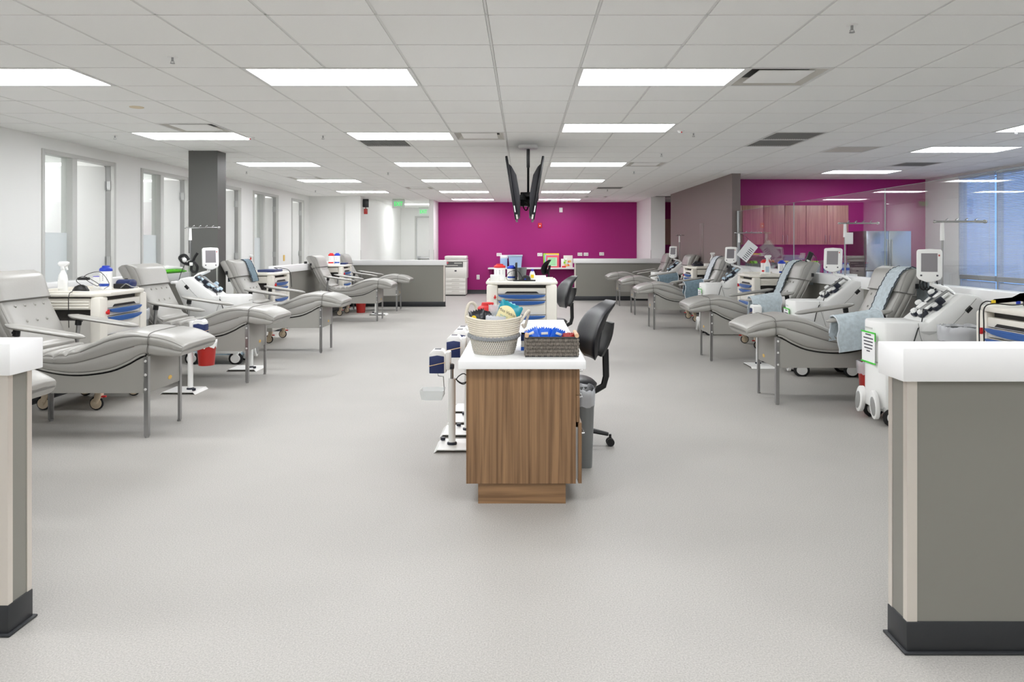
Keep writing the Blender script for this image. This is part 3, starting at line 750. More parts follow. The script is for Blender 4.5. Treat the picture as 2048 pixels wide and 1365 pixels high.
# ================================================================== SUPPLY CARTS (local: drawers face +x, width along y)
def arc_handle(w, h, d):
    pts = [(-w/2, 0), (w/2, 0)]+[(w/2*math.cos(a*math.pi/12), -h*math.sin(a*math.pi/12)**.8) for a in range(1, 12)]
    return pts
def cart_parts():
    p = []
    HW, XF, XB = .405, .29, -.31
    oct_ = [(XB, -HW+.03), (XB+.04, -HW-.012), (XF-.08, -HW-.012), (XF+.025, -HW+.11), (XF+.025, HW-.11), (XF-.08, HW+.012), (XB+.04, HW+.012), (XB, HW-.03)]
    top = MB().prism(oct_, 'z', 1.012, 1.05, b=.012)
    p.append(('worktop', top.mesh('worktop', 'cart_cream'), [('rim', MB().tube([(XB+.02, -HW+.02, 1.052), (XB+.06, -HW+.01, 1.056), (XF-.1, -HW+.01, 1.054), (XF-.08, -HW+.03, 1.05)], .012, 6).tube([(XB+.02, HW-.02, 1.052), (XB+.06, HW-.01, 1.056), (XF-.1, HW-.01, 1.054), (XF-.08, HW-.03, 1.05)], .012, 6).box(XB+.005, XB+.03, -HW+.02, HW-.02, 1.045, 1.075, b=.006).mesh('rim', 'cart_cream'))]))
    for sx in (0, 1):
        for sy in (-1, 1):
            if sx: m = MB().box(XF-.10, XF-.004, *sorted((sy*(HW-.128), sy*HW)), .24, 1.012, b=.02)
            else: m = MB().box(XB+.01, XB+.10, *sorted((sy*(HW-.10), sy*HW)), .24, 1.012, b=.02)
            p.append(('corner_post', m.mesh('corner_post', 'cart_cream'), []))
    p.append(('body', MB().box(XB+.03, XF-.05, -HW+.03, HW-.03, .26, .80).mesh('body', 'cart_grey'), []))
    p.append(('inner_deck', MB().box(XB+.05, XF-.06, -HW+.06, HW-.06, .80, 1.0).mesh('inner_deck', 'cart_dark'), []))
    for sy in (-1, 1):
        m = MB().box(XB+.10, XF-.10, *sorted((sy*(HW-.035), sy*(HW-.012))), .90, 1.0, b=.006)
        for z in (.918, .943, .968): m.box(XB+.11, XF-.11, *sorted((sy*(HW-.014), sy*(HW-.006))), z-.008, z+.008, b=.003)
        p.append(('side_shelf', m.mesh('side_shelf', 'cart_cream'), []))
    w = .277
    m = MB().box(XF-.08, XF-.012, -w, w, .905, .972, b=.006)
    sl_ = MB().prism([(-.20, .912), (.20, .912), (.17, .934), (-.17, .934)], 'x', XF-.013, XF-.009)
    p.append(('drawer', m.mesh('drawer', 'cart_cream'), [('slot', sl_.mesh('slot', 'black'))]))
    for z0, z1 in ((.833, .900), (.664, .828), (.490, .659), (.300, .485)):
        m = MB().box(XF-.08, XF-.014, -w, w, z0+.002, z1-.002, b=.005)
        h = MB().prism([(a, z1-.004+b) for a, b in arc_handle(.545, .046, 0)], 'x', XF-.016, XF+.016, b=.004)
        p.append(('drawer', m.mesh('drawer', 'cart_cream'), [('handle', h.mesh('handle', 'cart_blue'))]))
    p.append(('base_skirt', MB().box(XB+.02, XF-.01, -HW+.01, HW-.01, .18, .26, b=.02).mesh('base_skirt', 'cart_grey'), []))
    p.append(('lock_knob', MB().cyl((XF-.02, -w-.03, .868), (XF+.018, -w-.03, .868), .014, n=10).box(XF+.004, XF+.022, -w-.036, -w-.024, .85, .895, b=.003).mesh('lock_knob', 'red'), []))
    for sx in (XB+.07, XF-.06):
        for sy in (-HW+.09, HW-.09):
            fk = MB().prism([(sx-.028, .185), (sx+.028, .185), (sx+.022, .13), (sx-.012, .055), (sx-.046, .055), (sx-.04, .12)], 'y', sy-.026, sy+.026, b=.006)
            wh = MB().cyl((sx-.028, sy-.016, .063), (sx-.028, sy+.016, .063), .049, n=16).cyl((sx-.028, sy-.03, .063), (sx-.028, sy+.03, .063), .016, n=10)
            ti = MB().tube([(sx-.028+.052*math.cos(a*math.pi/9), sy, .063+.052*math.sin(a*math.pi/9)) for a in range(18)], .0108, 6, closed=True)
            p.append(('caster', fk.mesh('caster', 'caster_tan'), [('wheel', wh.mesh('wheel', 'caster_tan')), ('tire', ti.mesh('tire', 'rubber'))]))
            br = MB().box(sx+.0, sx+.055, sy-.014, sy+.014, .115, .13, b=.003)
            p[-1][2].append(('brake_pedal', br.mesh('brake_pedal', 'red')))
    return p
CP = cart_parts()
def cart(label, x, y, rz, left_open=True):
    t = thing('supply_cart', label, 'supply cart', (x, y, 0), rz, 'cream drawer carts')
    for nm, me, subs in CP:
        o = put(nm, me, t)
        for sn, sm in subs: put(sn, sm, o)
    return t
cart('cream drawer cart beside the nearest left bed with tangled scanner on top', -4.0, 6.90, 0)
cart('cream drawer cart on the left with navy tray and spray bottle', -4.0, 11.36, 0)
cart('small far cream drawer cart between the last two left beds', -4.0, 15.6, 0)
cart('cream drawer cart behind the right foreground half wall with scanner on top', 3.50, 4.86, math.pi)
cart('cream drawer cart beside the second right bed with spray bottle', 3.50, 10.72, math.pi)
cart('cream drawer cart between the third and fourth right beds', 3.48, 14.40, math.pi)
cart('cream drawer cart facing the camera behind the island desk', -.02, 8.80, -math.pi/2)

# ================================================================== APHERESIS MACHINES (local: front at x=0 facing +x; near = +-1 the side turned to the camera)
def machine(label, x, y, right, sign=True, pole=.0, yaw=35, white_caps=False, letter=None, turn=0, bar=-1, polex=-.60):
    rz = (math.pi if right else 0)+turn; near = 1 if right else -1
    t = thing('apheresis_machine', label, 'blood machine', (x, y, 0), rz, 'white blood collection machines')
    HW = .205; t.scale.x = 1.1
    fr = [(.0, -HW+.09), (-.03, -HW+.03), (-.09, -HW), (-.50, -HW), (-.50, HW), (-.09, HW), (-.03, HW-.03), (0, HW-.09), (.015, HW-.14), (.02, 0), (.015, -HW+.14)]
    cb = MB().prism(fr, 'z', .135, .50, b=.006); cb.prism([(a*.985, b*.985) for a, b in fr], 'z', .50, .506); cb.prism(fr, 'z', .506, .845, b=.012)
    body = cb.obj('cabinet', 'machine_white', t)
    ar = MB().prism([(-.30, .52), (-.62, .60), (-.76, .96), (-.755, 1.0), (-.70, 1.06), (-.62, 1.075), (-.58, 1.07), (-.33, .846), (-.28, .80)], 'y', -HW-.004, HW+.004, b=.02)
    con = ar.obj('console', 'machine_white', t)
    # side seam, vent window, side handle
    for s in (-1, 1):
        MB().prism([(-.62, .92), (-.655, .96), (-.63, .985), (-.595, .945)], 'y', *sorted((s*HW, s*(HW+.006)))).obj('side_window', 'black', con)
        MB().tube([(-.255, s*(HW+.0045), .84), (-.265, s*(HW+.0045), .75), (-.31, s*(HW+.0045), .60), (-.33, s*(HW+.0045), .52)], .0022, 5).obj('side_seam', 'grille', con)
        MB().tube([(-.68, s*(HW+.0045), 1.04), (-.57, s*(HW+.0045), .90), (-.48, s*(HW+.0045), .80)], .002, 5).obj('side_seam', 'grille', con)
        MB().prism([(-.27, .775), (-.40, .775), (-.37, .755), (-.335, .745), (-.30, .755)], 'y', *sorted((s*HW, s*(HW+.007)))).obj('side_grip', 'machine_grey', con)
    B(.018, .021, -.06, .06, .775, .788).obj('front_grip', 'machine_grey', body)
    # rear hand grip
    MB().tube([(-.74, -HW+.02, 1.0), (-.80, -HW+.02, 1.005), (-.80, HW-.02, 1.005), (-.74, HW-.02, 1.0)], .018, 8).obj('push_handle', 'plastic_white', con)
    # pump plate on the sloping top: local frame on the slope
    sl = math.atan2(1.07-.846, -.58+.33)         # slope direction
    dx, dz = math.cos(sl), math.sin(sl); nx, nz = dz, -dx
    if nz < 0: nx, nz = -nx, -nz
    S = Matrix(((dx, 0, nx, -.33), (0, 1, 0, 0), (dz, 0, nz, .848), (0, 0, 0, 1)))
    cap = 'plastic_white' if white_caps else 'light_blue'
    B(.11, .24, -.075, .075, .0, .028, b=.006, T=S).obj('valve_plate', 'dark_navy', con)
    vp = MB().box(.10, .17, -.09, .09, .03, .044, b=.008, T=S).box(.245, .31, -.07, .08, .014, .030, b=.006, T=S).obj('valve_cover', cap, con)
    for i, (u, v) in enumerate(((.06, -.05), (.06, .055), (.155, -.125), (.155, .125), (.29, -.125))):
        w = MB().box(u-.034, u+.034, v-.03, v+.03, .0, .036, b=.012, T=S).obj('pump_head', 'dark_navy', con)
        MB().lathe([(.001, .034), (.026, .034), (.026, .05), (.02, .058)], (u, v, 0), 12, T=S).obj('pump_cap', cap, w)
    MB().tube([S @ Vector(p) for p in ((.315, near*.14, .02), (.30, near*.14, .07), (.05, near*.12, .085))], .011, 8).obj('clamp_arm', 'steel', con)
    B(.17, .225, *sorted((near*.11, near*.165)), .02, .075, b=.006, T=S).obj('line_sensor', 'dark_navy', con)
    MB().tube([S @ Vector(p) for p in ((.08, near*.12, .08), (.02, near*.13, .03), (-.04, near*.16, .0))]+[(-.25, near*(HW+.012), .80), (-.22, near*(HW+.014), .70), (-.20, near*(HW+.03), .62)], .0045, 6).obj('cable', 'black', con)
    # screen on a curved arm
    sc = near*-.02
    MB().tube([(-.60, near*.03, 1.06), (-.56, near*.02, 1.10), (-.50, near*.0, 1.125), (-.47, near*-.02, 1.14), (-.468, sc, 1.20)], [.026, .024, .020, .020, .022], 8).obj('screen_arm', 'plastic_white', con)
    a = R(yaw)                                   # screen normal = towards the near side, turned to the front
    N = Vector((math.sin(a), near*math.cos(a), .12)).normalized(); U = Vector((0, 0, 1)).cross(N).normalized(); V = N.cross(U)
    Q = Matrix(((U.x, V.x, N.x, -.45), (U.y, V.y, N.y, sc), (U.z, V.z, N.z, 1.30), (0, 0, 0, 1)))
    hs = MB().prism([(-.088, -.09), (-.075, -.115), (-.02, -.14), (.02, -.14), (.075, -.115), (.088, -.09), (.088, .12), (.078, .133), (.0, .138), (-.078, .133), (-.088, .12)], 'z', -.03, .02, b=.007, T=Q).prism([(-.06, -.08), (.06, -.08), (.06, .09), (-.06, .09)], 'z', -.05, -.028, b=.006, T=Q)
    sh = hs.obj('screen_housing', 'plastic_white', con)
    B(-.056, .056, -.055, .10, .019, .0215, T=Q).obj('display', 'screen', sh)
    for u in (-.055, .055): B(u-.007, u+.007, -.093, -.079, .019, .023, b=.002, T=Q).obj('button', 'ink', sh)
    B(.062, .072, .075, .09, .019, .022, T=Q).obj('button', 'bin_red', sh)
    MB().ball(tuple(Q @ Vector((.0, -.02, -.055))), .03, 10).obj('tilt_knob', 'black', sh)
    # IV pole with hook bar
    px, py = polex, near*-.12
    PT = 1.67+pole
    pl = MB().cyl((px, py, 1.05), (px, py, PT), .0085, n=8).obj('drip_pole', 'steel', con)
    MB().cyl((px, py, PT-.16), (px, py, PT-.01), .018, .014, n=10).obj('pole_clamp', 'plastic_white', pl)
    hb = MB().tube([(px-bar*.05, py, PT), (px+bar*.32, py, PT)], .009, 8).ball((px+bar*.33, py, PT), .018, 8).ball((px-bar*.06, py, PT), .014, 8)
    for q in range(4): hb.tube([(px+bar*(.03+q*.075), py, PT), (px+bar*(.03+q*.075), py, PT+.018), (px+bar*(.045+q*.075), py, PT+.026)], .006, 5)
    hb.obj('hook_bar', 'chrome', pl)
    # feet: casters and the guarded front wheels
    for cx in (-.09, -.58):
        for s in (-1, 1):
            f = MB().prism([(cx-.03, .15), (cx+.04, .15), (cx+.02, .07), (cx-.02, .06)], 'y', *sorted((s*(HW-.065), s*(HW-.012))), b=.006).obj('caster', 'machine_white', t)
            MB().cyl((cx, s*(HW-.058), .072), (cx, s*(HW-.002), .072), .052, n=18).obj('wheel', 'plastic_white', f)
            MB().tube([(cx+.061*math.cos(q*math.pi/9), s*(HW-.03), .072+.061*math.sin(q*math.pi/9)) for q in range(18)], .0115, 6, closed=True, sq=1.9).obj('tire', 'rubber', f)
    B(-.62, -.02, -HW+.03, HW-.03, .11, .155, b=.01).obj('base', 'light_blue' if letter == 'blue' else 'machine_grey', t)
    for s in (-1, 1):
        def oval(k): return [(s*.125+k*(.062*math.cos(a*math.pi/8)-s*-.02*math.sin(a*math.pi/8)*-1), .165+k*.115*math.sin(a*math.pi/8)) for a in range(16)]
        gd = MB().prism(oval(1), 'x', .012, .046, b=.006).obj('wheel_guard', 'machine_white', body)
        MB().prism([(y_+s*.012, z_-.01) for y_, z_ in oval(.66)], 'x', .046, .050, b=.0015).obj('guard_inset', 'grille', gd)
    if sign:
        sg = MB().box(.0215, .0235, -.115, .115, .50, .745).obj('notice', 'paper', body)
        bo = MB()
        for z in (.745, .495): bo.box(.0205, .026, -.125, .125, z-.006, z+.006)
        bo.box(.0205, .0262, *sorted((near*.115, near*.125)), .68, .745)
        bo.obj('green_border', 'sign_green', sg)
        ln = MB()
        for i, (z, w) in enumerate(((.725, .05), (.695, .085), (.667, .08), (.640, .078), (.612, .07), (.588, .03))): ln.box(.0234, .0242, -w, w, z-.005, z+.005)
        ln.obj('printed_lines', 'ink', sg)
    return t
machine('white blood machine nearest the camera, half behind the right half wall', 2.90, 6.17, True, True, white_caps=True, yaw=28)
machine('white blood machine between the first and second right beds', 3.03, 8.46, True, True, pole=.05, white_caps=True, yaw=30, turn=-.1)
machine('white blood machine with a hanging paper sheet beside the third right bed', 2.93, 12.2, True, True, yaw=34)
machine('small far white blood machine between the last two right beds', 2.95, 17.0, True, False, pole=.02, yaw=36)
machine('only white blood machine on the left, between the second and third beds', -3.44, 9.28, False, False, yaw=30, letter='blue', bar=1, polex=-.72, pole=.02)

# ================================================================== MIXER SCALES ON POLES
def mixer(label, x, y, rz, hz=.66, tray=True, boff=0.0):
    t = thing('mixer_scale', label, 'blood scale', (x, y, 0), rz, 'navy and white scales on poles')
    b = MB().box(-.09+boff, .21+boff, -.15, .15, .018, .024)
    for s in (-1, 1): b.add([(.06+boff+v[0]*.75, v[1], v[2]) for v in [(s*.2, -.15, .024), (s*.2, .15, .024), (s*.235, .15, .0), (s*.235, -.15, .0), (s*.2, -.15, .018), (s*.2, .15, .018), (s*.225, .15, 0), (s*.225, -.15, 0)]], [(0, 1, 2, 3), (7, 6, 5, 4), (0, 3, 7, 4), (1, 5, 6, 2), (0, 4, 5, 1), (3, 2, 6, 7)])
    b.obj('base_plate', 'plastic_white', t)
    MB().lathe([(.036, .024), (.036, .036), (.026, .042)], n=14).cyl((-.075, .09, .03), (-.075, .09, .05), .018, n=10).obj('collar', 'dark_navy', t)
    MB().cyl((0, 0, .03), (0, 0, .50), .026, n=14).obj('pole', 'plastic_white', t)
    MB().cyl((0, 0, .49), (0, 0, hz+.06), .0115, n=10).obj('upper_pole', 'steel', t)
    h = MB().prism([(-.20, hz), (-.05, hz), (-.05, hz+.13), (-.08, hz+.165), (-.17, hz+.165), (-.20, hz+.14)], 'y', -.055, .055, b=.008).box(-.055, -.012, -.05, .05, hz+.02, hz+.15, b=.008).obj('housing', 'plastic_white', t)
    MB().prism([(-.203, hz-.004), (-.065, hz-.004), (-.065, hz+.12), (-.13, hz+.128), (-.203, hz+.118)], 'y', -.0585, .0585, b=.006).obj('navy_shell', 'navy', h)
    B(-.16, -.10, -.03, .03, hz+.162, hz+.167, b=.002).obj('display', 'ink', h)
    MB().tube([(-.206, -.061, hz+.05), (-.06, -.061, hz+.075), (-.06, .061, hz+.075), (-.206, .061, hz+.05)], .003, 5, closed=True).obj('rubber_band', 'band', h)
    MB().box(-.02, .02, -.022, .022, hz+.02, hz+.055, b=.006).cyl((.0, -.05, hz+.037), (.0, .02, hz+.037), .012, n=8).obj('clamp', 'dark_navy', h)
    if tray:
        MB().tube([(-.13, 0, hz), (-.13, 0, hz-.03), (-.08, 0, hz-.035), (-.07, 0, hz-.16), (-.10, 0, hz-.20), (-.26, 0, hz-.20)], .004, 6).obj('wire_hook', 'steel', h)
        MB().loft([[(-.19+.11*c, -.07+.0*c, hz-.20+z) if False else (-.18+.11*c*k, .075*s*k, hz-.195+z) for c, s in ((-1, -1), (-.2, -1.1), (1, -1), (1, 1), (-.2, 1.1), (-1, 1))] for k, z in ((.85, 0), (1, .07), (.96, .07), (.8, .006))]).obj('tray', 'glass_tray', h)
    h.scale = (.78, 1, 1)
    return t
mixer('white pole scale with navy head and clear tray, front one by the desk', -.52, 5.38, 0, hz=.55)
mixer('white pole scale with navy head, second in the row beside the desk', -.44, 5.80, 0, hz=.60, tray=False, boff=-.085)
mixer('white pole scale, third in the row beside the desk', -.43, 6.20, 0, hz=.60, tray=False, boff=-.08)
mixer('white pole scale, rearmost in the row beside the desk', -.44, 6.60, 0, hz=.58, tray=False, boff=-.07)
mixer('white pole scale between the first and second left beds', -3.34, 7.42, math.pi, hz=.56, tray=False)
mixer('white pole scale standing under the second left bed edge', -3.22, 8.74, math.pi, hz=.5, tray=False)
mixer('small far white pole scale under the fifth left bed', -3.10, 15.55, 0, hz=.48, tray=False)
mixer('white pole scale between the first and second right beds', 2.86, 9.02, -math.pi/2, hz=.57, tray=False)
cb = MB().tube(crv([(-.505, 5.40, .50), (-.45, 5.42, .46), (-.40, 5.42, .49), (-.44, 5.42, .53), (-.49, 5.41, .49), (-.44, 5.43, .45), (-.39, 5.44, .50), (-.36, 5.46, .57), (-.335, 5.5, .60)], 40), .004, 5)
tag(cb.obj('power_cable', 'black'), 'black cable coiled low at the front scale beside the desk', 'cable')
cb = MB().tube(crv([(-.48, 5.78, .57), (-.42, 5.7, .62), (-.39, 5.68, .55), (-.41, 5.68, .47), (-.43, 5.68, .52), (-.40, 5.68, .62), (-.375, 5.68, .55), (-.39, 5.68, .46), (-.37, 5.68, .60), (-.335, 5.7, .63)], 50), .004, 5)
tag(cb.obj('power_cable', 'black'), 'black cable hanging in a bundle against the desk back', 'cable')

# ================================================================== ISLAND DESK
t = thing('island_desk', 'walnut wood island desk with white top in the centre', 'desk', (0, 0, 0))
Y0, Y1 = 4.20, 6.40
B(-.325, .297, Y0, Y0+.025, .117, .775).obj('end_panel', 'wood_desk', t)
B(-.325, -.30, Y0+.025, Y1, .117, .775).obj('back_panel', 'wood_desk', t)
B(-.30, .29, Y1-.025, Y1, .117, .775).obj('end_panel', 'wood_desk', t)
B(-.30, .285, Y0+.025, 4.72, .117, .775).obj('drawer_case', 'cabinet_inside', t)
B(-.30, .285, 5.75, Y1-.025, .117, .775).obj('drawer_case', 'cabinet_inside', t)
B(-.258, .24, Y0+.012, 4.70, 0, .117).obj('toe_kick', 'wood_kick', t); B(-.258, .24, 5.77, Y1-.05, 0, .117).obj('toe_kick', 'wood_kick', t); B(-.258, -.24, 4.70, 5.77, 0, .117).obj('toe_kick', 'wood_kick', t)
B(-.367, .35, Y0-.05, Y1+.04, .775, .82, b=.003).obj('worktop', 'cap_white', t)
for (ya, yb) in ((Y0+.003, 4.72), (5.75, Y1-.003)):
    for i, (z0, z1, out) in enumerate(((.62, .772, .0), (.465, .617, .0), (.117, .462, .012 if ya < 5 else 0))):
        dr = B(.299+out, .319+out, ya, yb, z0, z1, b=.0015).obj('drawer', 'wood_desk', t)
        ym = (ya+yb)/2; zh = z1-.05 if i < 2 else z1-.11
        MB().tube([(.319+out, ym-.06, zh), (.348+out, ym-.055, zh), (.348+out, ym+.055, zh), (.319+out, ym+.06, zh)], .005, 6).obj('handle', 'chrome', dr)
        if out: B(.285, .30+out, ya+.02, yb-.02, z0+.02, z1-.03).obj('drawer_box', 'cabinet_inside', dr)

# ================================================================== OFFICE CHAIRS (local: sitter faces -x)
def chair(label, x, y, rz):
    t = thing('office_chair', label, 'office chair', (x, y, 0), rz, 'black office chairs')
    rr = []
    for i in range(15):
        u = i/14; z = .64+.42*u; w = .20*(math.sin(math.pi*(.12+.80*u)))**.55+.012
        cx = .19+.13*u*u-.012*math.sin(u*math.pi)+(.03*max(0, u-.8)/.2)
        th = .045*math.sqrt(max(.03, 1-(2*u-1)**6))
        ring = []
        for a in range(20):
            g = a*math.pi/10; yy = w*math.cos(g); bulge = -.05*(yy/.2)**2
            ring.append((cx+bulge+th*math.sin(g), yy, z))
        rr.append(ring)
    bk = MB().loft(rr).obj('backrest', 'black_leather', t, ang=60)
    MB().loft([[(.225+.09*u+.02*math.sin(u*3.1)+d, yy*(1-.25*u), .66+.24*u) for d, yy in ((0, -.1), (.03, -.07), (.03, .07), (0, .1))] for u in [q/6 for q in range(7)]]).obj('back_shell', 'black', bk)
    ss = []
    for r, z in ((.16, .425), (.215, .435), (.225, .47), (.20, .495), (.10, .50)):
        ss.append([(-.02+r*(abs(math.cos(a))**.75)*math.copysign(1, math.cos(a)), r*(abs(math.sin(a))**.75)*math.copysign(1, math.sin(a)), z) for a in [q*math.pi/12 for q in range(24)]])
    MB().loft(ss).obj('seat', 'black_leather', t, ang=60)
    MB().box(-.10, .12, -.08, .08, .385, .428, b=.01).obj('mechanism', 'black', t)
    MB().tube([(.02, .08, .40), (.03, .16, .39), (.05, .24, .38)], .008, 6).obj('lever', 'black', t)
    MB().tube([(.06, 0, .40), (.22, 0, .40), (.28, 0, .43), (.30, 0, .50), (.295, 0, .70)], .016, 8, sq=1.6).obj('back_bar', 'black', t)
    MB().cyl((0, 0, .12), (0, 0, .30), .028, n=12).cyl((0, 0, .30), (0, 0, .39), .018, n=10).obj('gas_lift', 'black', t)
    for q in range(5):
        a = 2*math.pi*q/5-.2; ca, sa = math.cos(a), math.sin(a)
        lg = MB().tube([(0, 0, .125), (.14*ca, .14*sa, .122), (.30*ca, .30*sa, .085)], [.036, .03, .02], 8, sq=.7).obj('base_leg', 'black', t)
        wx, wy = .315*ca, .315*sa
        MB().cyl((wx-.028*sa, wy+.028*ca, .029), (wx-.008*sa, wy+.008*ca, .029), .029, n=12).cyl((wx+.008*sa, wy-.008*ca, .029), (wx+.028*sa, wy-.028*ca, .029), .029, n=12).cyl((wx, wy, .03), (wx, wy, .085), .010, n=8).obj('caster', 'rubber', lg)
    return t
chair('black office chair tucked under the right side of the island desk', .32, 5.41, .24)
chair('black office chair right of the cart that faces the camera', .36, 9.75, .3)
chair('far black office chair in front of the white shelf by the purple wall', .42, 20.6, -.35)

# ---- bins
def liner_bin(label, x, y, r, h, name='waste_bin', m='bin_grey', liner='bag_clear', n=20, pw=2.0, sx=1.0):
    t = thing(name, label, 'bin', (x, y, 0)); t.scale = (sx, 1, 1)
    MB().lathe([(r*.72, .002), (r*.75, 0), (r, h), (r*.96, h), (r*.72, .02)], n=n, pw=pw).obj('bin_body', m, t)
    vs = []
    random.seed(int(x*100+y*10))
    ring = []
    for (k, z) in ((1.02, h-.09), (1.05, h-.03), (1.06, h+.012), (.97, h+.018), (.93, h-.03)):
        rr_ = []
        for j in range(n*2):
            a = 2*math.pi*j/(n*2); ca, sa = math.cos(a), math.sin(a)
            if pw != 2: ca = math.copysign(abs(ca)**(2/pw), ca); sa = math.copysign(abs(sa)**(2/pw), sa)
            q = r*k*(1+random.uniform(-.02, .03)); rr_.append((q*ca, q*sa, z+random.uniform(-.008, .008)))
        ring.append(rr_)
    MB().loft(ring, caps=False).obj('liner', liner, t, ang=80)
    return t
liner_bin('tall grey waste bin with clear liner beside the island desk', .412, 4.96, .115, .50, pw=4.0, sx=.52)
liner_bin('waste bin with clear liner behind the right foreground half wall', 3.33, 5.60, .165, .84)
liner_bin('waste bin with clear liner between the first left cart and second bed', -3.98, 7.60, .12, .80)
liner_bin('small red floor bin under the farthest left beds', -3.52, 16.02, .12, .36, m='bin_red', liner='plastic_white')
liner_bin('red bin behind the nearest machine on the right', 3.11, 6.58, .13, .42, m='bin_red', liner='bag_clear')
t = thing('sharps_bucket', 'red bucket with white liner hung on the scale before the second left bed', 'bucket', (-3.17, 7.40, 0))
MB().lathe([(.06, .27), (.075, .27), (.092, .49), (.088, .49), (.06, .29)], n=18).obj('bucket', 'bin_red', t)
random.seed(3); rg = []
for k, z in ((.094, .45), (.099, .49), (.104, .51), (.09, .515), (.08, .49)): rg.append([(k*math.cos(a*math.pi/16)*(1+random.uniform(-.05, .08)), k*math.sin(a*math.pi/16)*(1+random.uniform(-.05, .08)), z+random.uniform(-.012, .016)) for a in range(32)])
MB().loft(rg, caps=False).obj('liner', 'plastic_white', t, ang=80)
B(-.16, -.085, -.012, .012, .44, .47, b=.003).obj('bracket', 'steel', t)

# ================================================================== SMALL ITEMS
def canister(label, x, y, z, m='lid_blue', s=1.0, lab='label_blue', hs=1.0):
    t = thing('wipe_canister', label, 'wipes canister', (x, y, z), group='wipe canisters'); t.scale.z = hs
    MB().lathe([(.048*s, 0), (.052*s, .004), (.052*s, .165*s), (.05*s, .17*s)], n=18).obj('tub', 'plastic_white', t)
    MB().lathe([(.054*s, .166*s), (.055*s, .17*s), (.054*s, .185*s), (.046*s, .195*s), (.034*s, .200*s), (.030*s, .214*s), (.012*s, .216*s)], n=18).obj('lid', m, t)
    vs = []; fs = []
    for i in range(9):
        a = R(-90-60+120*i/8)
        for zz in (.03, .055): vs.append((.0527*s*math.cos(a), .0527*s*math.sin(a), zz*s))
    fs = [(2*i, 2*i+2, 2*i+3, 2*i+1) for i in range(8)]
    MB().add(vs, fs).obj('label_band', lab, t)
    b = MB()
    for zz in (.085, .1, .115, .13): b.add([(.0528*s*math.cos(R(-90+a)), .0528*s*math.sin(R(-90+a)), (zz+d)*s) for a, d in ((-38, 0), (0, 0), (38, 0), (38, .005), (0, .005), (-38, .005))], [(0, 1, 4, 5), (1, 2, 3, 4)])
    b.obj('printed_lines', 'ink', t)
    return t
def spray(label, x, y, z, rz=0, trig='plastic_white', lab='light_blue'):
    t = thing('spray_bottle', label, 'spray bottle', (x, y, z), rz, 'spray bottles')
    MB().lathe([(.036, 0), (.042, .006), (.043, .11), (.036, .15), (.022, .18), (.016, .20), (.016, .215)], n=18, sy=.72).obj('bottle', 'plastic_white', t)
    MB().cyl((0, 0, .205), (0, 0, .232), .019, n=12).prism([(-.03, .232), (.03, .228), (.052, .245), (.055, .268), (.03, .275), (-.03, .272), (-.042, .255)], 'y', -.014, .014, b=.005).obj('spray_head', 'plastic_white', t)
    MB().prism([(.020, .235), (.034, .24), (.044, .20), (.038, .198)], 'y', -.008, .008).obj('trigger', trig, t)
    MB().prism([(-.024, .03), (.024, .03), (.024, .11), (-.024, .11)], 'y', -.0325, -.031).obj('label_patch', lab, t)
    return t
ZT1 = 1.056                                      # cart worktop surface incl. rim clearance
ZC = 1.05
canister('blue-lidded white wipes canister on the first left cart', -3.95, 7.0, ZC, 'lid_blue', 1.05)
spray('plain white spray bottle on the first left cart behind the headrest', -4.12, 6.62, ZC, 0, lab='plastic_white')
t = thing('box_of_gloves', 'small white and violet carton behind the blue canister', 'carton', (-4.08, 7.14, ZC)); B(-.05, .05, -.04, .04, 0, .12, b=.002).obj('carton', 'plastic_white', t); B(-.051, .051, -.041, .041, .115, .121).obj('flap', 'purple_cap', t)
t = thing('barcode_scanner', 'black scanner cradle with looping cable on the first left cart', 'scanner', (-4.02, 6.72, ZC))
MB().lathe([(.07, 0), (.072, .01), (.05, .045), (.02, .06)], n=14, sy=.8).obj('cradle', 'black', t)
MB().tube(crv([(.05, 0, .03), (.02, -.10, .10), (.10, -.12, .14), (.17, -.02, .07), (.10, .06, .05), (.0, .05, .13), (.08, .16, .17), (.18, .14, .06), (.2, .02, .02)], 60), .003, 5).obj('cable', 'black', t)
MB().tube(crv([(.06, -.03, .02), (.06, -.22, .012), (.06, -.275, -.02), (.06, -.28, -.15), (.06, -.275, -.3)], 24), .0035, 5).obj('cable', 'black', t)
B(-.05, .05, .03, .06, .10, .125, b=.004).obj('cable_box', 'black', t)
t = thing('blood_pressure_cuff', 'navy blood pressure cuff with black straps on the first left cart', 'cuff', (-3.86, 7.19, ZC))
MB().lathe([(.05, -.06), (.06, -.055), (.062, .055), (.05, .06)], n=14, T=Matrix.Translation((0, 0, .045)) @ Matrix.Rotation(R(90), 4, 'Y') @ Matrix.Diagonal((.7, 1.15, 1.2, 1))).obj('cuff', 'navy', t)
B(-.075, .075, -.095, -.075, .004, .05, b=.008).obj('gauge_case', 'black', t)
MB().tube([(.0, -.1, .01), (.05, -.1, .05), (.1, -.08, .02), (.14, -.05, .012)], .005, 6).obj('strap', 'steel', t)
spray('white spray bottle with red trigger on the second left cart', -4.05, 11.02, ZC, R(-90), trig='red')
t = thing('folder_stack', 'navy flat tray lying on the second left cart', 'tray', (-3.93, 11.48, ZC)); B(-.13, .13, -.20, .20, 0, .04, b=.01).obj('tray', 'navy', t); MB().tube(crv([(.08, .1, .045), (0, .18, .06), (.1, .24, .05), (.22, .26, .0), (.25, .27, -.25)], 24), .005, 5).obj('cable', 'black', t)
canister('red-lidded canister on the far left cart', -4.0, 15.40, ZC, 'red', 1.15, 'red')
canister('blue-lidded canister on the far left cart', -3.92, 15.58, ZC, 'lid_blue', 1.15)
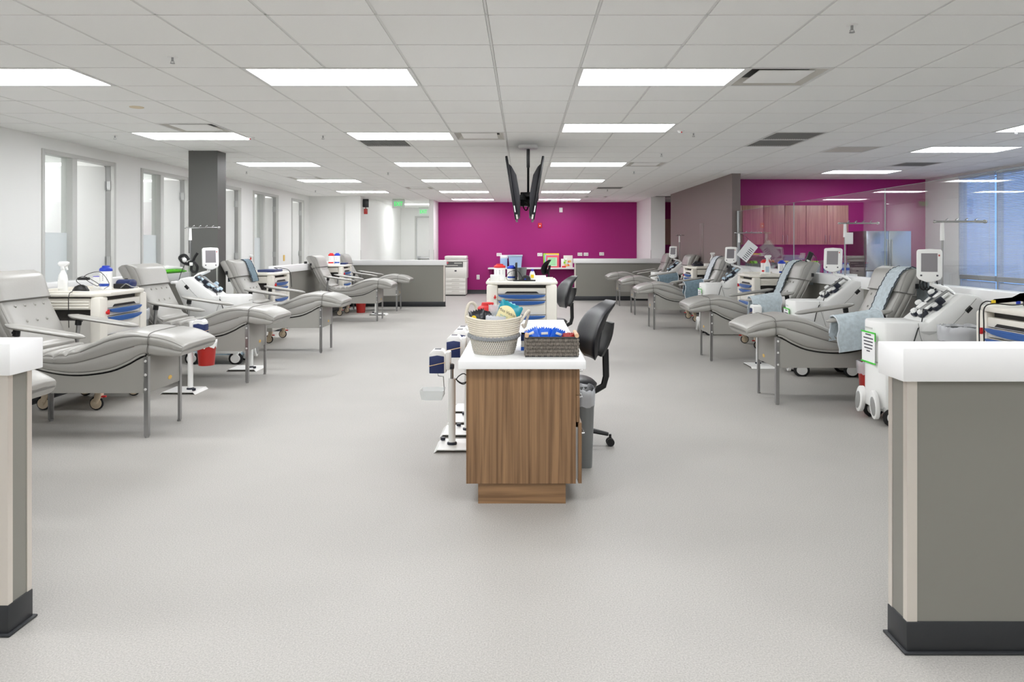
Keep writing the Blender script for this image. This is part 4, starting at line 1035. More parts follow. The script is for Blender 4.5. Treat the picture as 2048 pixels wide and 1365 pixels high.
t = thing('folder_stack', 'navy tray on the far left cart behind the canisters', 'tray', (-3.9, 15.84, ZC)); B(-.12, .12, -.13, .13, 0, .04, b=.01).obj('tray', 'navy', t)
# right carts
t = thing('barcode_scanner', 'black handheld barcode scanner on the near right cart', 'scanner', (3.37, 5.10, ZC), R(90))
MB().loft([[(x+0, y+w*math.cos(a*math.pi/5), z+h*math.sin(a*math.pi/5)) for a in range(10)] for x, y, z, w, h in ((0, .13, .030, .012, .010), (0, .12, .034, .018, .016), (0, .0, .045, .018, .016), (0, -.02, .05, .022, .02), (0, -.06, .062, .03, .028), (0, -.10, .06, .034, .034), (0, -.13, .05, .03, .04))]).obj('scanner_body', 'black', t, ang=60)
B(-.012, .012, -.05, -.03, .012, .035, b=.003).obj('trigger', 'lid_blue', t); B(-.03, .03, -.13, -.09, .0, .03, b=.004).obj('window', 'rubber', t); B(-.01, .01, .12, .145, .018, .042, b=.003).obj('plug', 'yellow', t)
MB().tube(crv([(0, .14, .03), (.02, .175, .03), (.03, .205, -.01), (.035, .208, -.12), (.035, .206, -.34)], 30), .0045, 6).tube(crv([(-.01, -.10, .02), (-.05, .03, .012), (-.03, .15, .02), (-.02, .206, -.01), (-.02, .210, -.12), (-.02, .206, -.34)], 30), .0045, 6).obj('cable', 'black', t)
canister('red-labelled canister on the cart beside the second right bed', 3.52, 10.82, ZC, 'red', .95, 'red')
spray('white spray bottle on the cart beside the second right bed', 3.50, 10.62, ZC, R(-20))
canister('blue-lidded canister on the cart beside the second right bed', 3.62, 10.38, ZC, 'lid_blue', .95)
spray('small white spray bottle on the cart between third and fourth right beds', 3.60, 14.12, ZC, R(-20))
t = thing('cable_bundle', 'dark bundled device on the cart between third and fourth right beds', 'device', (3.42, 14.55, ZC)); MB().box(-.1, .1, -.1, .1, 0, .05, b=.02).tube(crv([(-.1, 0, .03), (-.05, -.12, .1), (.05, -.1, .05), (.1, .05, .08), (0, .1, .06)], 24), .01, 6).obj('device', 'dark_navy', t)
t = thing('small_carton', 'little white carton on the cart between third and fourth right beds', 'carton', (3.55, 14.32, ZC)); B(-.05, .05, -.05, .05, 0, .06, b=.004).obj('carton', 'plastic_white', t)
# centre cart
canister('large red-lidded canister on the cart facing the camera', -.28, 8.72, ZC, 'red', 1.28, 'paper', .72)
canister('blue-lidded canister on the cart facing the camera', -.145, 8.88, ZC, 'lid_blue', 1.0, hs=.82)
t = thing('small_carton', 'open white carton at the left edge of the facing cart', 'carton', (-.335, 8.60, ZC)); B(-.05, .05, -.03, .03, 0, .075, b=.004).obj('carton', 'plastic_white', t)
t = thing('tablet_computer', 'thin black tablet standing edge-on on the facing cart', 'tablet', (-.085, 8.80, ZC)); B(-.012, .012, -.12, .12, .0, .21, b=.005).obj('slab', 'black', t); B(-.0135, -.0115, -.10, .10, .015, .195).obj('display', 'tv_back', t)
t = thing('waste_cup', 'grey cylindrical cup behind the tablet on the facing cart', 'cup', (-.02, 8.98, ZC)); MB().lathe([(.045, 0), (.06, .145), (.056, .145), (.042, .01)], n=16).obj('cup', 'bin_grey', t)
t = thing('barcode_scanner', 'black scanner cradle with cable on the facing cart', 'scanner', (.03, 8.66, ZC))
MB().lathe([(.055, 0), (.057, .012), (.045, .05), (.02, .065)], n=14).obj('cradle', 'black', t); B(-.02, .0, -.055, -.045, .012, .03).obj('button', 'lid_blue', t)
MB().tube(crv([(-.04, 0, .03), (-.10, -.05, .12), (-.20, -.04, .10), (-.22, -.08, .02), (-.12, -.1, .01), (-.03, -.08, .03)], 36), .003, 5).obj('cable', 'black', t)
t = thing('keyboard', 'dark flat keyboard on the facing cart', 'keyboard', (0, 8.60, ZC+.001)); B(-.12, .14, -.045, .045, 0, .014, b=.004).obj('keyboard_body', 'black', t)
t = thing('lotion_bottle', 'white lotion bottle with violet cap on the facing cart', 'bottle', (.105, 8.78, ZC)); MB().lathe([(.03, 0), (.034, .01), (.034, .07), (.022, .105), (.016, .11)], n=14, sy=.7).obj('bottle', 'plastic_white', t); MB().lathe([(.016, .108), (.016, .135)], n=10).obj('cap', 'purple_cap', t); B(-.018, .018, -.0245, -.023, .03, .07).obj('label_patch', 'yellow', t)
t = thing('paper_stack', 'white paper stack on the facing cart', 'paper', (.17, 8.95, ZC)); B(-.10, .10, -.07, .07, 0, .05, b=.002).obj('sheets', 'paper', t); B(.06, .15, -.12, -.10, 0, .06, T=Matrix.Rotation(R(20), 4, 'Y')).obj('folded_sheet', 'paper', t)

# phones / clip boxes on headrests, cable coils
t = thing('call_phone', 'black handset leaning on the headrest of the second right bed', 'handset', (3.60, 9.38, 1.27)); B(-.03, .03, -.02, .02, -.02, .12, b=.01, T=Matrix.Rotation(R(25), 4, 'Y')).obj('handset_body', 'black', t); B(-.02, .02, -.024, -.019, -.01, .01, T=Matrix.Rotation(R(25), 4, 'Y')).obj('base_clip', 'plastic_white', t)
MB().tube(crv([(.05, 0, .10), (.10, -.02, .04), (.11, -.03, -.08), (.06, -.02, -.20), (.02, 0, -.24)], 24), .004, 5).obj('cable', 'black', t)
t = thing('cable_coil', 'black coiled tubing hanging behind the nearest right headrest', 'cable', (3.62, 6.70, 1.12))
for q in range(4): MB().tube([(.02*q, -.02*q+.06*math.cos(a*math.pi/8), .055*math.sin(a*math.pi/8)) for a in range(16)], .006, 6, closed=True).obj('loop', 'black', t)
t = thing('clip_box', 'black box hooked behind the fourth visible left headrest', 'device', (-4.195, 14.30, 1.05)); B(-.03, .0, -.06, .06, -.10, .10, b=.008).obj('box', 'black', t); MB().tube(crv([(-.015, -.05, -.1), (-.03, -.06, -.22), (.0, -.05, -.3)], 12), .004, 5).obj('cable', 'black', t)
# hung paper sheet on the third machine
t = thing('hanging_sheet', 'white printed sheet hanging tilted from the third machine pole', 'paper sheet', (3.63, 12.2-.20, 1.37))
T = Matrix.Rotation(R(38), 4, 'Y')
MB().box(-.10, .10, -.0015, .0015, -.155, .155, T=T).obj('sheet', 'paper', t)
pr = MB()
for q in range(7): pr.box(.0, .075, -.0025, -.0016, -.13+q*.032, -.119+q*.032, T=T)
pr.obj('printed_lines', 'ink', t)
MB().tube([(.09, 0, .12), (.0, .10, .24), (-.06, .30, .30)], .003, 5).obj('string', 'black', t)
# items hung on machine poles
t = thing('drip_bag', 'small white tag hanging on the second right machine pole', 'tag', (3.66, 8.32, 1.58)); B(-.045, .045, -.003, .003, -.10, .03, b=.001).obj('tag_sheet', 'paper', t)
t = thing('cuff_bundle', 'black cuffs and clips bundled on the left machine pole', 'cuff', (-4.22, 9.36, 1.22))
MB().tube(crv([(0, 0, 0), (-.06, -.05, .03), (-.10, -.06, .09), (-.04, -.05, .12), (.0, -.03, .06)], 20), .02, 8).tube(crv([(.0, -.03, .03), (.07, -.06, .04), (.12, -.06, -.02), (.10, -.05, -.09), (.04, -.05, -.06), (.08, -.06, .08), (.12, -.05, .15)], 26), .017, 8).obj('cuffs', 'black', t)
MB().ball((-.04, -.06, .06), .03, 8).box(.03, .07, -.085, -.06, -.01, .03, b=.006).obj('fittings', 'plastic_white', t)
MB().tube(crv([(-.05, -.04, 0), (-.09, -.06, -.12), (-.11, -.06, -.2)], 12), .004, 5).obj('cable', 'black', t)
t = thing('cover_cloth', 'crumpled white and green cover lying on the left half wall', 'cloth', (-4.60, 9.50, 1.105))
random.seed(5)
def crumple(x0, x1, y0, y1, h, z0):
    rings = []
    for i in range(13):
        u = i/12; yy = y0+(y1-y0)*u; e = math.sin(math.pi*(.08+.84*u))**.4
        rings.append([(x0+(x1-x0)*(.5+.5*math.cos(a*math.pi/6)), yy, z0+max(0, h*e*(.5+.5*math.sin(a*math.pi/6))+random.uniform(-.008, .008)*(a in (1, 2, 3, 4, 5)))) for a in range(12)])
    return rings
MB().loft(crumple(-.07, .07, -.40, .38, .07, .03)).obj('white_cloth', 'plastic_white', t, ang=70); MB().loft(crumple(-.08, .10, -.42, .40, .055, 0)).obj('green_cloth', 'bright_green', t, ang=70)

# ---- baskets and snacks on the desk
ZD = .82
t = thing('rope_basket', 'cream and grey coiled rope basket of snacks on the desk', 'basket', (-.178, 4.47, ZD))
def brad(u): return .118+.044*u**.8
cm = MB(); N = 17; H = .218
def coil(i, amp=.0): 
    z = .008+(H-.012)*i/(N-1); u = i/(N-1); r = brad(u)
    return [(r*1.0*math.cos(a*math.pi/20), r*.92*math.sin(a*math.pi/20), z+.008*u*math.cos(a*math.pi/10)*(1 if i > 3 else .0)) for a in range(40)]
lo = MB(); up = MB()
for i in range(N): (lo if i < 8 else up).tube(coil(i), .0079, 6, closed=True)
lo.loft([[(.9*p[0], .9*p[1], p[2]) for p in coil(0)], [(.97*p[0], .97*p[1], p[2]) for p in coil(8)]], caps=False)
up.loft([[(.965*p[0], .965*p[1], p[2]) for p in coil(8)], [(.965*p[0], .965*p[1], p[2]) for p in coil(N-1)]], caps=False)
def weave():
    m = bpy.data.materials.new('rope_weave'); m.use_nodes = True; nt = m.node_tree; b = nt.nodes['Principled BSDF']; b.inputs['Roughness'].default_value = .9
    tc = nt.nodes.new('ShaderNodeTexCoord'); sp = nt.nodes.new('ShaderNodeSeparateXYZ'); nt.links.new(tc.outputs['Object'], sp.inputs[0])
    at = nt.nodes.new('ShaderNodeMath'); at.operation = 'ARCTAN2'; nt.links.new(sp.outputs[1], at.inputs[0]); nt.links.new(sp.outputs[0], at.inputs[1])
    m1 = nt.nodes.new('ShaderNodeMath'); m1.operation = 'MULTIPLY'; m1.inputs[1].default_value = 70; nt.links.new(at.outputs[0], m1.inputs[0])
    m2 = nt.nodes.new('ShaderNodeMath'); m2.operation = 'MULTIPLY_ADD'; m2.inputs[1].default_value = 236; nt.links.new(sp.outputs[2], m2.inputs[0]); nt.links.new(m1.outputs[0], m2.inputs[2])
    s = nt.nodes.new('ShaderNodeMath'); s.operation = 'SINE'; nt.links.new(m2.outputs[0], s.inputs[0])
    r = nt.nodes.new('ShaderNodeValToRGB'); r.color_ramp.elements[0].position = .35; r.color_ramp.elements[1].position = .6
    r.color_ramp.elements[0].color = (*lin((120, 118, 114)), 1); r.color_ramp.elements[1].color = (*lin((226, 220, 208)), 1)
    ma = nt.nodes.new('ShaderNodeMapRange'); ma.inputs[1].default_value = -1; nt.links.new(s.outputs[0], ma.inputs[0])
    nt.links.new(ma.outputs[0], r.inputs[0]); nt.links.new(r.outputs[0], b.inputs['Base Color']); M['rope_weave'] = m
weave()
lo.obj('woven_coils', 'rope_weave', t); up.obj('rope_coils', 'rope_cream', t)
MB().lathe([(.001, 0), (.105, 0), (.105, .006), (.001, .006)], n=30).obj('basket_floor', 'rope_cream', t)
br = MB(); base = coil(8)
for ph in range(3):
    pts = []
    for j in range(160):
        a = 2*math.pi*j/160; r = brad(.47)+.009+.005*math.sin(a*40+ph*2.09); z = .104+.007*math.cos(a*40+ph*2.09)*1.2+.006*math.cos(2*a)
        pts.append((r*math.cos(a), r*.92*math.sin(a), z))
    br.tube(pts, .0058, 5, closed=True)
br.obj('grey_braid', 'rope_grey', t)
MB().tube(crv([(-.165, .0, .18), (-.168, .0, .235), (-.155, .02, .29), (-.13, .035, .30), (-.112, .045, .27), (-.115, .05, .19)], 22), .0095, 8).obj('handle', 'rope_cream', t)
MB().tube(crv([(.160, -.05, .19), (.178, -.052, .22), (.205, -.03, .255), (.212, .015, .245), (.20, .045, .20), (.185, .05, .15), (.17, .05, .17)], 22), .0085, 8).obj('handle', 'rope_cream', t)
def pillow(w, h, d, n=12, crimp=.15, seed=0):
    random.seed(seed); rows_f, rows_b = [], []
    vs, fs = [], []
    for side in (1, -1):
        for i in range(n+1):
            for j in range(n+1):
                u, v = i/n, j/n
                b = (max(0, math.sin(math.pi*u))**.55)*(max(0, math.sin(math.pi*min(1, max(0, (v-.06)/.88))))**.5)
                z = side*(d*b+.0012)+(random.uniform(-.003, .003) if 0 < i < n and 0 < j < n else 0)
                wob = .006*math.sin(v*22+seed) if j in (0, n) else 0
                vs.append(((u-.5)*w*(1-.06*b), -z, (v-.5)*h+wob*(1 if i % 2 else -1)))
    K = (n+1)**2
    for i in range(n):
        for j in range(n):
            a = i*(n+1)+j; q = (a, a+1, a+n+2, a+n+1); fs.append(q); fs.append(tuple(x+K for x in q[::-1]))
    for j in range(n):
        fs += [(j, j+K, j+1+K, j+1), (n*(n+1)+j, n*(n+1)+j+1, n*(n+1)+j+1+K, n*(n+1)+j+K)]
        fs += [(j*(n+1), (j+1)*(n+1), (j+1)*(n+1)+K, j*(n+1)+K), (j*(n+1)+n, j*(n+1)+n+K, (j+1)*(n+1)+n+K, (j+1)*(n+1)+n)]
    return vs, fs
def bag(label, name, loc, w, h, d, m, rot=(0, 0, 0), seed=1, group=None):
    t = thing(name, label, 'snack bag', loc, group=group); t.rotation_euler = rot
    vs, fs = pillow(w, h, d, seed=seed); MB().add(vs, fs).obj('pouch', m, t, ang=60)
    return t
# chips bag with the cream label and hand lettering
t = bag('teal and cream chip bag lettered in black in the rope basket', 'chip_bag', (-.10, 4.43, ZD+.222), .165, .22, .035, 'teal', (R(-8), R(24), R(-4)), 4); t.scale = (.84, .84, .80)
def patch(m, name, pts, parent, dep=.0375):
    MB().prism(pts, 'y', -dep-.0012, -dep+.002).obj(name, m, parent)
lab_pts = [(.066*math.cos(a*math.pi/12)-.006, -.018+.066*math.sin(a*math.pi/12)) for a in range(0, 13)]+[(-.072, -.10), (.06, -.10)]
vs, fs = [], []
def bagz(u, v, d): 
    b = (max(0, math.sin(math.pi*u))**.55)*(max(0, math.sin(math.pi*min(1, max(0, (v-.06)/.88))))**.5); return d*b+.0045
K = 14
for i in range(K+1):
    for j in range(K+1):
        u = .04+.90*i/K; top = .86-.9*((u-.42)**2)*1.1; v = .03+(top-.03)*j/K
        vs.append(((u-.5)*.165*.96, -bagz(u, v, .035), (v-.5)*.22))
for i in range(K):
    for j in range(K): a = i*(K+1)+j; fs.append((a, a+K+1, a+K+2, a+1))
MB().add(vs, fs).obj('cream_panel', 'cream_label', t, ang=60)
o = put('lettering', text_mesh("Miss Vickie's", .030, 'ink', .0006), t, (-.002, -.0445, .030)); o.rotation_euler = (R(90), R(2), 0)
o = put('lettering', text_mesh("SEA SALT", .014, 'teal', .0006), t, (-.02, -.0435, -.005)); o.rotation_euler = (R(90), 0, 0)
t = bag('black and yellow snack bag at the left of the rope basket', 'chip_bag', (-.268, 4.42, ZD+.20), .095, .13, .022, 'snack_black', (R(-10), R(-14), 0), 2)
MB().lathe([(.001, 0), (.015, 0), (.015, .002), (.001, .002)], n=14, T=Matrix.Translation((-.022, -.0225, .02)) @ Matrix.Rotation(R(90), 4, 'X')).prism([(-.035, -.05), (.03, -.05), (.035, -.022), (-.035, -.03)], 'y', -.0215, -.0185).obj('yellow_print', 'yellow', t)
t = bag('second black snack bag with yellow print leaning in the rope basket', 'chip_bag', (-.212, 4.43, ZD+.19), .08, .13, .02, 'snack_black', (R(-6), R(12), R(10)), 6)
MB().prism([(-.028, -.045), (.025, -.045), (.03, -.02), (-.025, -.022)], 'y', -.02, -.0165).obj('yellow_print', 'yellow', t)
t = thing('pretzel_pouch', 'clear pouch of brown pretzel sticks in the rope basket', 'snack bag', (-.165, 4.45, ZD+.228))
vs, fs = pillow(.09, .13, .03, seed=9); MB().add(vs, fs).obj('pouch', 'bag_clear', t, ang=60)
random.seed(11); ps = MB()
for q in range(34):
    a, b, c_ = random.uniform(-.03, .03), random.uniform(-.014, .014), random.uniform(-.05, .018); th = random.uniform(0, 3.1)
    ps.cyl((a-.013*math.cos(th), b, c_-.013*math.sin(th)), (a+.013*math.cos(th), b+random.uniform(-.006, .006), c_+.013*math.sin(th)), .0035, n=5)
o = ps.obj('pretzels', 'pretzel', t); o['kind'] = 'stuff'
t = bag('silver snack wrapper lying in the rope basket', 'snack_wrapper', (-.165, 4.38, ZD+.205), .12, .06, .016, 'snack_silver', (R(-35), R(4), 0), 12)
t = bag('grey snack wrapper behind the pretzels in the rope basket', 'snack_wrapper', (-.135, 4.54, ZD+.21), .09, .10, .016, 'rope_grey', (0, R(-10), 0), 14)
canister('red-lidded canister standing on the desk behind the rope basket', -.235, 4.86, ZD, 'red', 1.28, 'red')

# seagrass box basket
t = thing('seagrass_basket', 'grey woven rectangular basket with wooden handles on the desk', 'basket', (.165, 4.40, ZD))
LX, LY, HH = .152, .095, .112
m = MB()
rows = 5
def strand(x0, y0, x1, y1, nx, ny):
    n = int(math.hypot(x1-x0, y1-y0)/.0085)
    for i in range(n):
        u = (i+.5)/n; x, y = x0+(x1-x0)*u, y0+(y1-y0)*u
        for r in range(rows):
            za = .003+r*(HH-.008)/rows; zb = za+(HH-.008)/rows
            o_ = .003 if (i//2+r) % 2 else -.0025
            m.tube([(x+nx*o_, y+ny*o_, za-.001), (x+nx*(o_+.003), y+ny*(o_+.003), (za+zb)/2), (x+nx*o_, y+ny*o_, zb+.001)], [.0022, .0043, .0022], 5)
strand(-LX, -LY, LX, -LY, 0, -1); strand(LX, -LY, LX, LY, 1, 0); strand(LX, LY, -LX, LY, 0, 1); strand(-LX, LY, -LX, -LY, -1, 0)
m.obj('woven_strands', 'seagrass', t)
fm = MB()
for z in (.003, HH):
    fm.tube([(-LX, -LY, z), (LX, -LY, z), (LX, LY, z), (-LX, LY, z)], .0065, 6, closed=True)
fm.box(-LX+.006, LX-.006, -LY+.006, -LY+.008, 0, HH).box(-LX+.006, LX-.006, LY-.008, LY-.006, 0, HH).box(-LX+.006, -LX+.008, -LY+.008, LY-.008, 0, HH).box(LX-.008, LX-.006, -LY+.008, LY-.008, 0, HH).box(-LX+.006, LX-.006, -LY+.006, LY-.006, 0, .004)
fm.obj('rim_and_gap_shade', 'cart_dark', t)  # rim, floor and backing; the dark backing imitates shade between the strands
for s in (-1, 1): MB().cyl((s*(LX-.006), -LY-.005, HH+.012), (s*(LX-.006), LY+.005, HH+.012), .012, n=12).obj('handle', 'light_wood', t)
sn = 0
for i in range(5):
    pk = bag('%s blue snack packet from the left in the seagrass basket' % ['first', 'second', 'third', 'fourth', 'fifth'][i], 'snack_packet', (.06+i*.033, 4.36+.02*(i % 2), ZD+.105), .085, .11, .012, 'snack_blue', (R(-8+5*i), R(-24+11*i), R(12*i-20)), 20+i, 'blue packets in the seagrass basket')
    B(-.022, .018, -.0145, -.011, .022, .036, b=.001).obj('white_glint', 'plastic_white', pk)  # white patch painted as the highlight on the blue wrapper
for i in range(4):
    bag('%s red snack packet from the left in the seagrass basket' % ['first', 'second', 'third', 'fourth'][i], 'snack_packet', (.215+i*.024, 4.37+.014*(i % 2), ZD+.085), .07, .09, .010, 'snack_red', (R(-12+4*i), R(4*i-4), R(10*i-10)), 30+i, 'red packets in the seagrass basket')
t = thing('blue_box', 'small white and blue carton on the desk between the baskets', 'carton', (.03, 4.62, ZD)); B(-.045, .045, -.05, .05, 0, .10, b=.002).obj('carton', 'plastic_white', t); B(-.046, .046, -.051, .051, .0, .022).obj('blue_band', 'snack_blue', t); B(-.046, .046, -.051, .051, .06, .10).obj('blue_band', 'navy', t)
t = thing('card_holder', 'small clear acrylic holder standing on the desk', 'holder', (.06, 5.3, ZD)); B(-.06, .06, -.002, .002, 0, .09).box(-.06, .06, -.03, .002, 0, .004).obj('holder', 'glass_tray', t)

# ================================================================== BACK OF THE ROOM
t = thing('copier', 'large cream office copier beside the purple wall', 'copier', (-1.94, 21.25, 0))
B(-.34, .28, 0, .65, .03, .62, b=.012).obj('cabinet', 'copier', t)
for z in (.05, .165, .28, .395):
    dr = B(-.335, .275, -.012, 0, z, z+.105, b=.004).obj('paper_drawer', 'copier', t); B(-.12, .10, -.018, -.011, z+.07, z+.092, b=.003).obj('handle', 'cart_grey', dr)
B(-.345, .285, -.01, .65, .52, .82, b=.01).obj('engine', 'copier', t); B(-.04, .02, -.013, -.009, .70, .74).obj('emblem', 'ink', t)
B(-.33, .20, .02, .6, .82, .98).obj('output_bay', 'copier_dark', t); B(-.30, .05, -.01, .3, .86, .88, b=.004).obj('output_tray', 'cart_grey', t); B(-.05, .17, .0, .3, .93, .95, b=.003).obj('output_tray', 'copier', t)
B(.20, .31, -.005, .65, .50, .985, b=.01).obj('side_tower', 'copier', t); B(-.33, -.22, -.005, .01, .93, .97).obj('indicator', 'pink', t)
B(-.345, .31, -.01, .65, .98, 1.04, b=.01).obj('scanner_bed', 'copier', t); B(-.33, .30, .0, .64, 1.045, 1.15, b=.03).obj('document_feeder', 'copier', t)
B(-.33, .27, .02, .62, 0, .03).obj('base', 'black', t)
t = thing('wall_shelf_desk', 'long white shelf desk along the purple wall', 'shelf', (0, 0, 0)); B(-1.04, 1.60, 21.6, YB, .755, .795, b=.004).obj('shelf_top', 'cap_white', t)
for x in (-.95, .3, 1.5): MB().prism([(21.7, .755), (YB, .755), (YB, .45)], 'x', x-.012, x+.012).obj('bracket', 'wall_purple', t)
ZS = .795
t = thing('storage_box', 'light blue lidded storage box on the white shelf', 'box', (-.24, 21.85, ZS)); MB().loft([[(-w, -.16, z), (w, -.16, z), (w, .16, z), (-w, .16, z)] for w, z in ((.17, 0), (.20, .33))]).obj('tub', 'bin_blue', t); B(-.215, .215, -.175, .175, .33, .375, b=.012).obj('lid', 'light_blue', t)
t = thing('storage_box', 'pale blue carton left of the storage box on the shelf', 'box', (-.57, 21.98, ZS)); B(-.12, .09, -.12, .12, 0, .27, b=.004).obj('tub', 'bin_blue', t); B(-.12, .11, -.10, .12, .27, .37, b=.01).obj('stack', 'plastic_white', t)
t = thing('folder_rack', 'coloured paper folders standing on the white shelf', 'folders', (.85, 21.9, ZS))
for i, (m_, dx, h) in enumerate((('lime', -.06, .42), ('yellow', .02, .42), ('bin_blue', -.02, .38), ('pink', .02, .36))): B(-.20+dx, .18+dx, .06-.03*i, .072-.03*i, 0, h, b=.002).obj('folder', m_, t)
B(-.14, .14, -.045, -.038, .04, .30).obj('notice', 'mint', t); pr = MB()
for q in range(5): pr.box(-.1, .1, -.0475, -.0445, .08+q*.045, .092+q*.045)
pr.obj('printed_lines', 'sign_green', t)
t = thing('brochure_stand', 'cluttered brochure stand at the right end of the shelf', 'stand', (1.30, 21.85, ZS))
B(-.12, .15, .0, .03, 0, .36, b=.006).obj('board', 'cart_cream', t)
random.seed(21)
for q in range(9):
    a, b = random.uniform(-.09, .11), random.uniform(.06, .30); B(a-.03, a+.03, -.012-.001*q, -.002, b-.03, b+.03).obj('leaflet', ['lime', 'orange', 'plastic_white', 'badge', 'light_blue'][q % 5], t)
B(-.17, -.05, -.06, -.02, 0, .05, b=.005).obj('red_tray', 'red', t); B(-.19, -.10, -.01, .02, 0, .26, b=.003).obj('white_card', 'plastic_white', t)
def outlet(label, x, z, w, h):
    t = thing('wall_outlet', label, 'outlet', (x, YB, z), group='white wall outlets'); B(-w/2, w/2, -.008, 0, -h/2, h/2, b=.003).obj('plate', 'outlet', t)
    for s in (-1, 1):
        if w > h: B(s*w*.22-.018, s*w*.22+.018, -.0095, -.0075, -.022, .022).obj('socket', 'cart_grey', t)
        else: B(-.018, .018, -.0095, -.0075, s*h*.22-.016, s*h*.22+.016).obj('socket', 'cart_grey', t)
outlet('white wall outlet above the shelf left of the blue box', -.73, 1.175, .15, .095)
outlet('white wall outlet above the shelf left of the coloured folders', .49, 1.175, .15, .095)
outlet('left one of the paired wall outlets above the right half wall', 1.69, 1.185, .14, .095)
outlet('right one of the paired wall outlets above the right half wall', 1.87, 1.185, .14, .095)
outlet('single wall outlet farthest right on the purple wall', 2.34, 1.195, .14, .095)
outlet('upright wall outlet low beside the copier', -1.36, .50, .09, .14)
t = thing('wall_box', 'small white sensor box high on the purple wall', 'sensor', (1.12, YB, 2.51)); B(-.05, .05, -.03, 0, -.07, .07, b=.008).obj('cover', 'outlet', t)
t = thing('fire_alarm', 'red fire alarm strobe on the purple wall', 'fire alarm', (.49, YB, 2.05)); B(-.06, .06, -.035, 0, -.075, .075, b=.015).obj('case', 'red', t); B(-.02, .02, -.055, -.033, -.03, .0, b=.008).obj('strobe', 'plastic_white', t)
t = thing('wall_outlet', 'white outlet on the kitchenette wall below the cabinets', 'outlet', (6.02, 14.4, 1.22)); B(-.06, .06, -.008, 0, -.04, .04, b=.003).obj('plate', 'outlet', t)
t = thing('wall_switch', 'small yellowish switch on the left wall between far doors', 'switch', (XL, 17.35, 1.16)); B(0, .012, -.05, .05, -.07, .07, b=.003).obj('plate', 'badge', t)
t = thing('wall_device', 'black intercom hanging on the white pilaster by the corridor', 'device', (-4.15, 19.56, 2.58)); B(-.085, .06, -.05, .03, -.12, .10, b=.012).obj('upper_case', 'tv_black', t); MB().box(-.06, .03, -.05, .02, -.30, -.16, b=.01).cyl((-.02, 0, -.16), (-.02, 0, -.12), .012, n=6).obj('lower_case', 'bin_red', t)

# ---- exit signs
def exit_sign(label, x, y, z, stem=True):
    t = thing('exit_sign', label, 'exit sign', (x, y, z), group='green exit signs')
    B(-.175, .175, -.012, .012, -.115, .115, b=.004).obj('panel', 'exit_face', t)
    if stem: B(-.16, .16, -.03, .03, .115, CEIL-z, b=.004).obj('canopy', 'trim_grey', t)
    else: B(-.16, .16, -.01, .05, .1151, .13).obj('canopy', 'trim_grey', t)
    me = text_mesh('EXIT', .185, 'exit_green', .002); o = put('lettering', me, t, (0, -.0145, -.008)); o.rotation_euler = (R(90), 0, 0); o.scale = (.64, .92, 1)
    return t
exit_sign('green EXIT sign hanging from the ceiling before the corridor', -3.48, 20.6, 2.61)
exit_sign('green EXIT sign above the corridor end door', -3.44, 25.45, 2.61, True)

# ---- televisions back to back on the ceiling pole
t = thing('television_mount', 'white ceiling plate with black pole carrying two televisions', 'tv mount', (.06, 9.5, CEIL))
MB().lathe([(.001, -.045), (.11, -.045), (.125, -.03), (.125, 0), (.001, 0)], n=24, pw=3).obj('ceiling_plate', 'plastic_white', t)
MB().cyl((0, 0, -.045), (0, 0, -.28), .022, n=12).cyl((0, 0, -.28), (0, 0, -.75), .015, n=12).obj('pole', 'tv_black', t)
MB().box(-.10, .10, -.06, .06, -.78, -.60, b=.01).box(-.13, .13, -.15, -.10, -.70, -.64).box(-.13, .13, .10, .15, -.70, -.64).box(-.02, .02, -.15, .15, -.74, -.66).obj('bracket', 'tv_black', t)
MB().tube(crv([(-.06, -.2, -.62), (.02, -.28, -.80), (.08, -.3, -.86), (.02, -.32, -.80), (-.05, -.3, -.74)], 24), .009, 6).tube(crv([(.06, -.2, -.62), (-.02, -.3, -.84), (-.06, -.3, -.78), (.05, -.28, -.76)], 24), .008, 6).obj('cables', 'black', t)
for s, lab in ((-1, 'black television facing left on the ceiling pole, seen edge-on'), (1, 'black television facing right on the ceiling pole, seen edge-on')):
    # tilted: the top leans outwards so the screen looks down
    T = Matrix.Translation((.015+s*.148, 9.5, 2.165)) @ Matrix.Rotation(s*R(9), 4, 'Y')
    t = thing('television', lab, 'television', tuple(T.translation), group='two ceiling televisions')
    R3 = Matrix.Rotation(s*R(9), 4, 'Y')
    B(*sorted((s*.0, s*.03)), -.56, .56, -.39, .39, b=.008, T=R3).obj('bezel', 'tv_black', t)
    B(*sorted((s*.029, s*.032)), -.53, .53, -.35, .36, T=R3).obj('screen', 'tv_black', t)
    MB().prism([(0, -.36), (-s*.035, -.34), (-s*.075, -.1), (-s*.07, .15), (-s*.03, .26), (0, .30)], 'y', -.50, .50, b=.008, T=R3).obj('back_cover', 'tv_back', t)
    B(*sorted((-s*.008, s*.012)), -.565, -.558, -.385, -.33, T=R3).obj('port_label', 'cart_grey', t)
    B(*sorted((s*.008, s*.02)), -.566, -.559, -.30, -.22, T=R3).obj('port_label', 'paper', t)
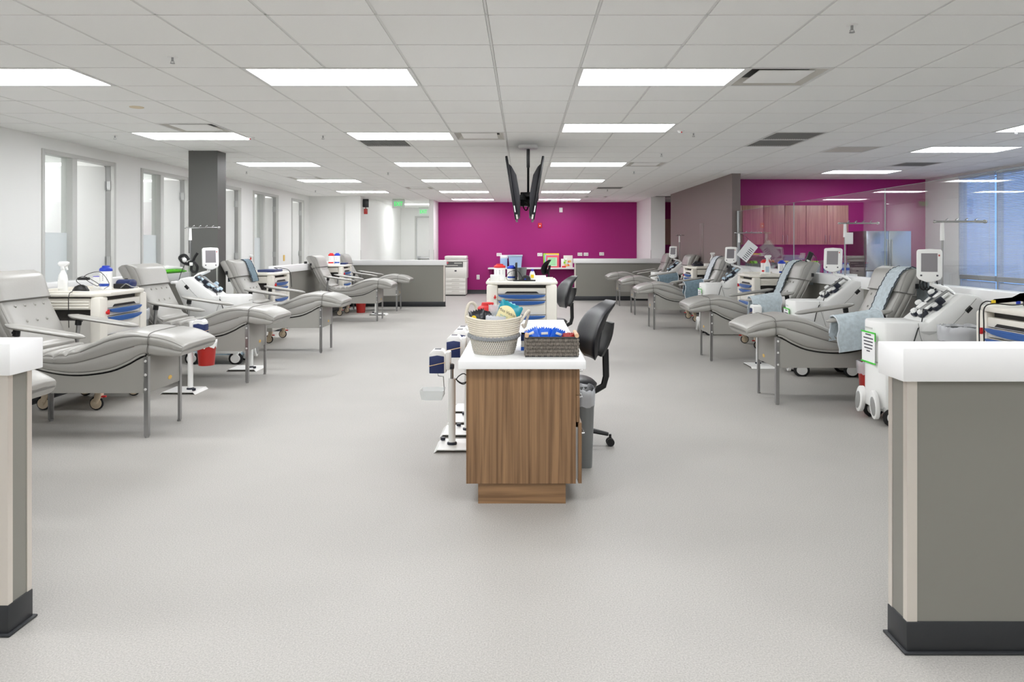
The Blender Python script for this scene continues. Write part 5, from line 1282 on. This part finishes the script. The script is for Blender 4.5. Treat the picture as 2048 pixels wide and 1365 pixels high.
# ---- sprinklers, detectors
def sprink(label, x, y):
    t = thing('sprinkler', label, 'sprinkler', (x, y, CEIL), group='ceiling sprinklers')
    MB().lathe([(.001, -.004), (.032, -.004), (.034, 0), (.001, 0)], n=14).obj('escutcheon', 'plastic_white', t)
    MB().cyl((0, 0, -.004), (0, 0, -.03), .008, n=8).cyl((0, 0, -.042), (0, 0, -.045), .016, n=10).tube([(.009, 0, -.028), (.012, 0, -.036), (.004, 0, -.043)], .002, 4).tube([(-.009, 0, -.028), (-.012, 0, -.036), (-.004, 0, -.043)], .002, 4).obj('nozzle', 'steel', t)
for (px, py, l) in ((345, 114, 'sprinkler head left of the nearest left ceiling light'), (1704, 50, 'sprinkler head at upper right in front of the square diffuser'), (230, 271, 'sprinkler head near the first left door frame'),
                    (646, 271, 'sprinkler head left of the second central left light'), (1387, 266, 'sprinkler head right of the second central right light'), (493, 343, 'sprinkler head right of the grey column'),
                    (776, 345, 'sprinkler head beyond the third light left of the televisions'), (1323, 307, 'sprinkler head beyond the pair of dark grilles'), (1268, 343, 'sprinkler head right of the fourth light right of the televisions'),
                    (631, 381, 'far sprinkler head above the left corner doors'), (2032, 260, 'sprinkler head at the right edge by the glass partition'), (1215, 379, 'far sprinkler head in front of the taupe wall')):
    dd = (CEIL-CAMZ)*FPX/(CY-py); sprink(l, (px-CX)*dd/FPX, dd)
t = thing('ceiling_plate', 'small beige round cover plate in the left ceiling', 'cover plate', (-3.57, 6.83, CEIL)); MB().lathe([(.001, -.006), (.06, -.006), (.063, 0), (.001, 0)], n=20).obj('plate', 'patch', t)
for x, y, l in ((-3.22, 8.75, 'red-lit smoke detector beside the second left door light'), (1.75, 8.22, 'red-lit smoke detector beside the second light right of centre')):
    t = thing('smoke_detector', l, 'smoke detector', (x, y, CEIL), group='smoke detectors'); MB().lathe([(.001, -.03), (.025, -.03), (.04, -.012), (.045, 0), (.001, 0)], n=16).obj('case', 'plastic_white', t); MB().ball((0, -.03, -.025), .008, 8).obj('lamp', 'red', t)
